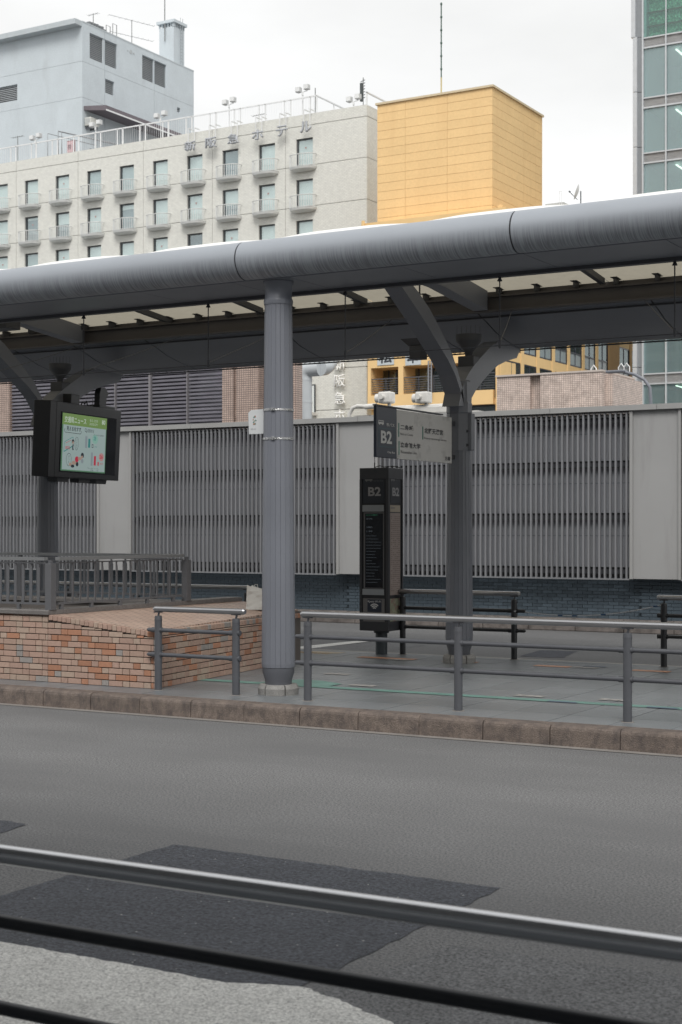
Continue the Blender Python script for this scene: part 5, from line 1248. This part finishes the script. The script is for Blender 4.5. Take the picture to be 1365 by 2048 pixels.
# awning, doors, air conditioner on the side facing the roof terrace
awn = mat('awning_brown', (.14, .12, .135), .6)
ya_, za_ = yz(168, 212); yb2 = YX(326, tx1)
MB().add([(tx1, ya_, za_), (tx1 + 2.2, ya_ + .3, za_ - .15), (tx1 + 2.2, yb2, za_ - .15), (tx1, yb2, za_), (tx1, ya_, za_ - .35), (tx1 + 2.2, ya_ + .3, za_ - .6), (tx1 + 2.2, yb2, za_ - .6), (tx1, yb2, za_ - .35)],
         [(0, 1, 2, 3), (7, 6, 5, 4), (0, 4, 5, 1), (1, 5, 6, 2), (2, 6, 7, 3)]).build('awning', awn, tw)
MB().box(tx1 + 2.21, tx1 + 2.27, ya_ + .3, yb2, za_ - .62, za_ - .5).build('awning_gutter', white, tw)
q = MB()
for k in range(5): y0_ = TY + 1.0 + k * 3.0; q.box(tx1 + .001, tx1 + .06, y0_, y0_ + 2.4, hz1 - .9, hz1 + 2.0)
q.build('terrace_door', mat('door_grey', (.13, .14, .155), .5), tw)
ac = thing('air_conditioner', 'white outdoor air conditioner unit fixed to the grey tower wall under the awning', 'air conditioner', (tx1, YX(172, tx1), ZX(172, 255, tx1)))
y0_ = YX(167, tx1); z0_ = ZX(175, 254, tx1); z1_ = ZX(175, 238, tx1)
MB().bbox(tx1 + .05, tx1 + .75, y0_ + .1, y0_ + 1.2, z0_, z1_, .03).build('casing', mat('ac_cream', (.6, .6, .56), .5), ac)
g_ = MB()
for k in range(6): g_.box(tx1 + .12 + k * .1, tx1 + .16 + k * .1, y0_ + .07, y0_ + .098, z0_ + .1, z1_ - .1)
g_.build('grille', MATS['tower_louvre'], ac); MB().box(tx1, tx1 + .8, y0_ + .3, y0_ + .4, z0_ - .25, z0_ - .02).box(tx1, tx1 + .8, y0_ + .9, y0_ + 1.0, z0_ - .25, z0_ - .02).build('bracket', MATS['door_grey'], ac)

# ------------------------------------------------------------------ orange building
OY = 88.0; OB = 90.0
ob = thing('orange_building', 'orange building with a blank panelled upper block and recessed balconies below', 'building', (XY(990, OY), OY, 0))
om = mat('orange_panel', (.80, .56, .285), .85, var=.04, vs_=.5, speck=.04, ss=6, obj_rand=.025, spec=.2, dirt=(.74, .50, .25), ds=.8, dth=(.5, .85), dstretch=(1.6, 1.6, .15))
omf = mat('orange_render', (.78, .54, .26), .8, var=.06, vs_=.8)
ojt = mat('orange_joint', (.62, .42, .21), .8)
bx0, bx1 = XY(755, OB), XY(985, OB); bzT = ZY(985, 174, OB); bzB = ZY(985, 428, OB); by1 = YX(1085, bx1)
MB().box(bx0 + .01, bx1 - .05, OB + .05, by1 - .01, bzB - 1, bzT - .05).build('core_wall', ojt, ob)
nrow = 14; rh = (bzT - bzB) / nrow
cuts = [bx0, XY(811, OB), XY(895, OB), bx1]
for r_ in range(nrow):
    z0_, z1_ = bzB + r_ * rh, bzB + (r_ + 1) * rh
    for a, b_ in zip(cuts, cuts[1:]): MB().box(a + .007, b_ - .007, OB, OB + .045, z0_ + .009, z1_ - .009).build('cladding_panel', om, ob)
    yc = [OB, YX(1048, bx1), YX(1072, bx1), by1]
    for a, b_ in zip(yc, yc[1:]): MB().box(bx1 - .045, bx1, a + .05 if a == OB else a + .007, b_ - .007, z0_ + .009, z1_ - .009).build('cladding_panel', om, ob)
MB().box(bx0 - .1, bx1 + .12, OB - .12, by1 + .05, bzT + .001, bzT + .14).build('parapet_cap', mat('parapet_grey', (.60, .50, .34), .6), ob)
# lower building
lx0, lx1 = XY(736, OY), XY(1004, OY)
lzT = ZY(985, 418, OY)
ly1 = OY + 60
MB().box(lx0, lx1 - .52, OY + 2.2, ly1, 0, lzT - 1.2).build('core_wall', omf, ob)
MB().box(lx0 - .1, lx1 + .3, OY - .1, ly1, lzT - .9, lzT - .25).box(lx0 - .3, lx1 + .45, OY - .35, OY - .101, lzT - .7, lzT - .05).box(lx1 + .3, lx1 + .45, OY - .1, ly1, lzT - .7, lzT - .05).build('cornice', omf, ob)
q = MB().tube((lx0 - .1, OY - .45, lzT + .1), (lx0 - .1, OY - .45, lzT - 2), .12, 8).build('downpipe', omf, ob)
# upper hidden storeys: plain front
zfl = ZY(850, 730, OY)    # underside of the floor above the balcony
zs0, zs1 = ZY(850, 814, OY), ZY(850, 786, OY)  # balcony slab edge
MB().box(lx0, lx1, OY, OY + 2.2, zfl, lzT - 1.2).build('front_wall', omf, ob)
MB().box(lx0, lx1 - .6, OY - .02, OY + .25, zs0, zs1).box(lx0, lx1, OY + .25, OY + 2.2, zs0, zs0 + .35).build('balcony_slab', omf, ob)
# piers between the balconies
for pa_, pb_ in ((736, 742), (797, 807)): MB().box(XY(pa_, OY), XY(pb_, OY), OY, OY + 2.2, zs1 - .001, zfl).build('pier', omf, ob)
MB().box(XY(991, OY), lx1, OY + .05, OY + 2.2, 0, zfl).build('pier', omf, ob)
MB().box(lx0, XY(1000, OY), OY + 1.9, OY + 2.15, zs1, zfl).build('recess_wall', mat('recess_brown', (.22, .145, .085), .8), ob)
win_d = mat('window_navy', (.035, .04, .055), .35); curt = mat('sheer_curtain', (.30, .33, .34), .8, var=.25, vs_=2, stretch=(6, 1, .1)); og = glass('office_glass', (.55, .62, .63), .18, .92)
def obwin(pa_, pb_, ya, yb, y=OY + 1.7):
    a, b_, c_, d_ = XY(pa_, y), XY(pb_, y), ZY((pa_ + pb_) / 2, yb, y), ZY((pa_ + pb_) / 2, ya, y); q = MB(); t_ = .07
    for e in ((a, a + t_, c_, d_), (b_ - t_, b_, c_, d_), ((a + b_) / 2 - t_ / 2, (a + b_) / 2 + t_ / 2, c_ + t_, d_ - t_), (a + t_, b_ - t_, c_, c_ + t_), (a + t_, b_ - t_, d_ - t_, d_)): q.box(e[0] + .001, e[1] - .001, y, y + .1, e[2], e[3])
    wo = q.build('window', win_d, ob)
    MB().box(a + t_, b_ - t_, y + .04, y + .05, c_ + t_, d_ - t_).build('pane', og, wo)
    MB().box(a + t_, b_ - t_, y + .15, y + .17, c_ + t_, d_ - t_).build('curtain', curt, wo)
obwin(760, 795, 737, 800); obwin(817, 858, 735, 800); obwin(866, 920, 735, 800); obwin(940, 992, 738, 795)
# balcony rails
def obrail(pa_, pb_, y=OY + .12, n=6):
    a, b_ = XY(pa_, y), XY(pb_, y); q = MB(); zt_ = zs1 + 1.05
    for k in range(n): q.box(a, b_, y, y + .03, zs1 + .12 + k * .155, zs1 + .16 + k * .155)
    q.box(a, b_, y - .02, y + .05, zt_, zt_ + .07); k = a
    while k <= b_: q.box(k, k + .04, y - .005, y - .001, zs1, zt_); k += 1.1
    q.build('balcony_rail', mat('rail_navy', (.075, .078, .09), .5), ob)
obrail(743, 796); obrail(808, 990)
# vertical escape ladder
q = MB(); y = OY - .15
for px in (856, 862): q.box(XY(px, y), XY(px, y) + .07, y, y + .07, zs0 + .4, ZY(858, 722, y))
for k in range(12): q.box(XY(856, y), XY(862, y), y + .02, y + .05, zs1 + k * .2, zs1 + k * .2 + .03)
q.build('escape_ladder', mat('ladder_steel', (.25, .26, .28), .5), ob)
# sign boards with the two characters
for pa_, pb_, chh in ((755, 788, '松'), (811, 842, '本')):
    y = OY - .06; a, b_ = XY(pa_, y), XY(pb_, y); zt_, zb_ = ZY(pa_, 698, y), ZY(pa_, 731, y)
    s_ = MB().box(a, b_, y, OY - .01, zb_, zt_).build('sign_board', mat('board_white', (.50, .54, .56), .5), ob)
    text('lettering', chh, mat('board_ink', (.03, .035, .045), .5), s_, (a + .12, y - .012, zb_ + .12), (1, 0, 0), (0, 0, 1), w_=(b_ - a) - .24, h=zt_ - zb_ - .2, bold=.02)
# window strip below the slab
MB().box(lx0, XY(991, OY), OY + .5, OY + .7, 0, zs0).build('lower_wall', omf, ob)
obwin(868, 990, 812, 860, OY + .35)
# right (side) face: piers, beams and windows
RX = lx1
def yzr(px, py): return (YX(px, RX), ZX(px, py, RX))
brd = mat('side_brown', (.48, .29, .12), .8, var=.08)
FL = 3.05
zb_ref = yzr(1100, 731)[1]
bands = [zb_ref + FL * k for k in range(-4, 4)]
for z in bands: MB().box(RX - .3, RX + .02, OY + .05, ly1 - 5, z - .33, z + .33).build('spandrel', omf, ob)
MB().box(RX - .5, RX - .31, OY + 2.25, ly1 - 5, 0, lzT - 1.3).build('side_core', mat('room_dim', (.09, .10, .11), .7), ob)
pxs = [1000, 1041, 1072.5, 1103.5, 1134, 1163.5, 1191, 1216, 1259]
yp = [yzr(p, 700)[0] for p in pxs]
for k, y in enumerate(yp): MB().box(RX + .021, RX + .06, y, y + (.50 if k not in (7,) else 2.4), 0, lzT - 1.2).build('side_pier', omf if k < 7 else brd, ob)
for z0_ in bands[:-1]:
    for k in range(len(yp)):
        a = yp[k] + (.46 if k != 7 else 2.36); b_ = (yp[k + 1] if k + 1 < len(yp) else yp[k] + 5) - .02
        zl_, zh_ = z0_ + .335, z0_ + FL - .335
        q = MB(); t_ = .09
        for e in ((a, a + t_, zl_, zh_), (b_ - t_, b_, zl_, zh_), ((a + b_) / 2 - .03, (a + b_) / 2 + .03, zl_ + t_, zh_ - t_), (a + t_, b_ - t_, zl_, zl_ + t_), (a + t_, b_ - t_, zh_ - t_, zh_), (a + t_, (a + b_) / 2 - .03, zl_ + .9, zl_ + .9 + t_), ((a + b_) / 2 + .03, b_ - t_, zl_ + .9, zl_ + .9 + t_)): q.box(RX - .06, RX + .005, e[0], e[1], e[2], e[3])
        wo = q.build('window', win_d, ob)
        MB().box(RX - .04, RX - .03, a + t_, b_ - t_, zl_ + t_, zl_ + .9).build('lower_pane', mat('frosted_pane', (.30, .35, .36), .25), wo)
        MB().box(RX - .04, RX - .03, a + t_, b_ - t_, zl_ + .9 + t_, zh_ - t_).build('upper_pane', og, wo)
        if random.random() < .5: MB().box(RX - .28, RX - .25, a + t_, a + (b_ - a) * random.uniform(.3, .9), zl_ + .9, zh_ - t_).build('curtain', curt, wo)
# tall mast behind the orange block
msx = XY(883, OB + 4); ms = thing('mast', 'very tall thin aerial mast rising from the orange block', 'antenna', (msx, OB + 4, bzT))
MB().tube((msx, OB + 4, bzT), (msx, OB + 4, ZY(883, 155, OB + 4)), .05, 6).build('lower_tube', mat('mast_yellow', (.5, .42, .2), .5), ms)
q = MB().tube((msx, OB + 4, ZY(883, 155, OB + 4)), (msx, OB + 4, ZY(883, 5, OB + 4)), .045, 6)
for k in range(6): z = ZY(883, 140 - k * 26, OB + 4); q.tube((msx, OB + 4, z), (msx, OB + 4, z + .12), .075, 6)
q.build('upper_tube', mat('mast_green', (.05, .10, .08), .5), ms)

# low building with dish behind the canopy
dr_ = thing('far_rooftop', 'pale low rooftop between the orange block and the glass tower', 'building', (XY(1105, 150), 150, 0))
MB().box(XY(1080, 150), XY(1250, 150), 150, 158, 0, ZY(1120, 412, 150)).build('wall', mat('far_pale', (.5, .5, .48), .8), dr_)
MB().box(XY(1088, 150), XY(1125, 150), 150.4, 156, ZY(1120, 412, 150), ZY(1120, 403, 150)).build('roof_cabin', MATS['far_pale'], dr_)
q = MB(); y = 150.2
for px in (1119, 1124): q.tube((XY(px, y), y, ZY(px, 412, y)), (XY(px, y), y, ZY(px, 383, y)), .03, 5)
q.tube((XY(1119, y), y, ZY(1119, 383, y)), (XY(1124, y), y, ZY(1124, 383, y)), .03, 5); q.build('vent_hoop', white, dr_)
ds_ = thing('satellite_dish', 'small white satellite dish on a dark pole above the canopy edge', 'satellite dish', (XY(1162, 150.5), 150.5, ZY(1162, 412, 150.5)))
y = 150.5; x = XY(1162, y); z = ZY(1160, 386, y)
MB().tube((x, y, ZY(1162, 414, y)), (x, y, ZY(1162, 382, y)), .07, 6).build('pole', mat('dish_pole', (.10, .11, .12), .5), ds_)
dn = Vector((-.9, -.28, .32)).normalized(); du = dn.cross(Vector((0, 0, 1))).normalized(); dw = dn.cross(du); dc = Vector((x - .15, y - .3, z))
m = MB(); vs2 = [dc]; n = 18
for k, rr in ((1, .3), (2, .6), (3, .85)):
    for i in range(n): a = 2 * math.pi * i / n; vs2.append(dc + (du * math.cos(a) + dw * math.sin(a)) * rr + dn * (rr * rr * .3))
fs = [(0, 1 + i, 1 + (i + 1) % n) for i in range(n)] + [(1 + k * n + i, 1 + k * n + (i + 1) % n, 1 + (k + 1) * n + (i + 1) % n, 1 + (k + 1) * n + i) for k in range(2) for i in range(n)]
m.add(vs2, fs, True).build('dish', mat('dish_grey', (.62, .63, .63), .5), ds_)
MB().tube(dc + Vector((-.1, 0, -.75)), dc + dn * .95 + Vector((0, 0, -.2)), .04, 5).tube(dc + dn * .88 + Vector((0, 0, -.2)), dc + dn * 1.05 + Vector((0, 0, -.15)), .1, 6).build('feed_arm', MATS['dish_pole'], ds_)

# ------------------------------------------------------------------ glass tower
GY = 100.0
gt = thing('glass_tower', 'glass office tower with grey metal corner at the right edge', 'building', (XY(1266, GY), GY, 0))
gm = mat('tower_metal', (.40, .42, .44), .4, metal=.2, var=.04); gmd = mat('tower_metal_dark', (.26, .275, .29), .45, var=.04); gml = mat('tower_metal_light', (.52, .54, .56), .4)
gx = [XY(1286, GY) + (XY(1332, GY) - XY(1286, GY)) * k for k in range(6)]
xk0, xk1, xk2 = XY(1267, GY), XY(1275, GY), XY(1284.5, GY)
fls = [ZY(1286, 750 - 110.4 * k, GY) for k in range(-6, 6)]   # tops of the bands
zz = [f for f in fls if f > 0]
topb = ZY(1286, 78, GY)
allb = sorted([z for z in zz if z < topb - 2] + [topb])
gtop = topb + 8
# corner cladding
z = 0; step = ZY(1270, 185, GY) - ZY(1270, 295, GY); zc0 = ZY(1270, 185, GY)
js = sorted([zc0 + step * k for k in range(-8, 3)] + [topb + .18])
js = [0] + [j for j in js if 0 < j < topb + .2] + [gtop]
for a, b_ in zip(js, js[1:]):
    up = a > topb
    o_ = -.12 if up else 0
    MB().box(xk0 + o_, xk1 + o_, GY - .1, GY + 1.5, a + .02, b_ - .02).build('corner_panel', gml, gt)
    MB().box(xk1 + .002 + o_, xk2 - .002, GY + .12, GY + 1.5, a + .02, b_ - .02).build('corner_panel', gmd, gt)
MB().box(xk2, gx[0] + .05, GY - .05, GY + .6, 0, gtop).build('jamb', gml, gt)
MB().box(xk0 + .3, gx[-1], GY + 14, GY + 14.3, 0, gtop).box(xk0 + .1, xk0 + .4, GY + 1.4, GY + 14, 0, gtop).build('inner_wall', mat('inner_wall', (.20, .27, .28), .8), gt)
gg = glass('tower_glass', (.70, .84, .85), .14, .72, .03)
gg_top = glass('top_floor_glass', (.80, .95, .92), .06, .93, .03)
bandm = mat('band_louvre', (.50, .50, .50), .5)
tube_l = emit('ceiling_tube', (1.0, 1.0, .78), 3.0)
ceilm = mat('office_ceiling', (.35, .42, .42), .8)
for i, zb_ in enumerate(allb + [gtop]):
    last = i == len(allb)
    if not last:
        MB().box(xk2 + .1, gx[-1], GY + .45, GY + 14, zb_ - .55, zb_ - .05).build('floor_slab', ceilm, gt)
        for a, b_ in zip(gx, gx[1:]):
            bo_ = MB().box(a + .04, b_ - .04, GY + .2, GY + .4, zb_ - .58, zb_).build('band_panel', mat('band_back', (.16, .16, .165), .7), gt)
            q = MB()
            for k in range(9): q.box(a + .05, b_ - .05, GY + .10, GY + .19, zb_ - .56 + k * .062, zb_ - .53 + k * .062)
            q.build('louvre_blades', bandm, bo_, kind='stuff')
        MB().box(gx[0] + .05, gx[-1], GY, GY + .25, zb_ + .001, zb_ + .09).box(gx[0] + .05, gx[-1], GY, GY + .25, zb_ - .68, zb_ - .59).build('band_trim', gml, gt)
    z0_ = (allb[i - 1] if i else 0) + .10; z1_ = (zb_ - .70) if not last else gtop
    for a, b_ in zip(gx, gx[1:]): MB().box(a + .035, b_ - .035, GY + .14, GY + .16, z0_, z1_).build('glass_pane', gg if not last else gg_top, gt)
    if not last and zb_ > 8:
        for k in range(3):
            x = gx[1] + .35 + k * 3.2; lo = MB().box(x, x + .12, GY + 1.0, GY + 6.0, zb_ - .78, zb_ - .72).build('ceiling_light', tube_l, gt)
    if not last: MB().box(xk2 + .2, gx[-1], GY + 5.0 + (i % 3), GY + 5.1 + (i % 3), z0_, z1_).build('partition', mat('partition_teal', (.22, .30, .31), .8), gt)
for x in gx: MB().box(x - .045, x + .045, GY - .02, GY + .12, 0, topb - .001).box(x - .035, x + .035, GY + .02, GY + .12, topb, gtop).build('mullion', gml, gt)
# leaves built behind the top glass stand in for reflected greenery
random.seed(11)
pw_ = thing('reflected_hedge', 'green leaves added behind the top floor glass as its reflection of greenery', 'reflected plants', (gx[0] + 1, GY + 1.2, topb + .1))
q = MB()
for k in range(5200):
    x = random.uniform(gx[0] + .05, gx[2]); z = random.uniform(topb + .15, topb + 3.4); y = GY + 1.1 + random.uniform(0, .25); s_ = random.uniform(.03, .075)
    if x > gx[1] + (3.4 - (z - topb)) * .25 + 0.6 and random.random() < .8: continue
    n_ = Vector((random.uniform(-1, 1), -1, random.uniform(-.3, 1))).normalized(); u_ = n_.cross(Vector((0, 0, 1))).normalized() * s_; w2 = n_.cross(u_).normalized() * s_ * 1.4
    c_ = Vector((x, y, z)); q.add([c_ - w2, c_ + u_ * .6, c_ + w2, c_ - u_ * .6], [(0, 1, 2, 3)])
q.build('leaves', mat('reflected_leaf', (.22, .42, .28), .6, var=.6, vs_=9), pw_, kind='stuff', fix=False)
q = MB()
for k in range(4): q.box(gx[0], gx[2] + 1, GY + .95, GY + 1.05, topb + .1 + k * .95, topb + .22 + k * .95)
q.build('reflected_shelf', mat('shelf_brown', (.05, .035, .02), .8), pw_)
MB().box(gx[0], gx[-1], GY + 1.4, GY + 1.5, topb, gtop).build('backing', mat('teal_back', (.16, .42, .40), .6), pw_)

# ------------------------------------------------------------------ unseen station across the square, added to block low sky light
stn = thing('unseen_station', 'long grey station building with glass bands, unseen behind the viewer, added to block low sky light', 'building', (-20, -55, 0))
MB().box(-130, 90, -90, -56, 0, 38).build('wall', mat('station_wall', (.22, .225, .23), .6), stn)
for k in range(7): MB().box(-129, 89, -56, -55.8, 3 + k * 5, 6.4 + k * 5).build('glass_band', mat('station_glass', (.06, .07, .08), .1), stn)
for k in range(23): MB().box(-129 + k * 9.5, -128.6 + k * 9.5, -55.8, -55.4, 0, 38).build('fin', mat('station_fin', (.3, .3, .3), .5), stn)

# ------------------------------------------------------------------ unseen canopy above the viewer, added to shade the near rail and road
nc = thing('unseen_canopy', 'unseen grey canopy roof with pipe edge, added above the viewer to shade the foreground', 'canopy', (-1.7, -1.0, 0))
n_ = 32; pr_ = [(4.3 + .21 * math.cos(2 * math.pi * i / n_), 4.955 + .21 * math.sin(2 * math.pi * i / n_)) for i in range(n_)]
for k in range(12): MB().prismx(pr_, -30 + 3.65 * k + .01, -30 + 3.65 * (k + 1) - .01, True).build('edge_pipe', pipe_d, nc)
MB().box(-30, 13.8, 3.4, 4.28, 4.74, 5.1).box(-30, 13.8, -5, -4.2, 4.74, 5.1).build('edge_girder', steel, nc)
for k in range(24): MB().box(-30 + 1.825 * k + .01, -30 + 1.825 * (k + 1) - .01, -4.2, 3.4, 5.3, 5.33).build('roof_panel', mat('near_roof_sheet', (.3, .3, .29), .6), nc)
for k in range(7):
    x = -30 + 7.3 * k - 1.0
    MB().box(x - .11, x + .11, -4.2, 3.4, 5.05, 5.29).build('cross_beam', steel, nc)
    MB().lathe(x, -1.5, [(.187, .012), (.187, .3), (.153, 5.04)], 20).build('column', steel, nc)
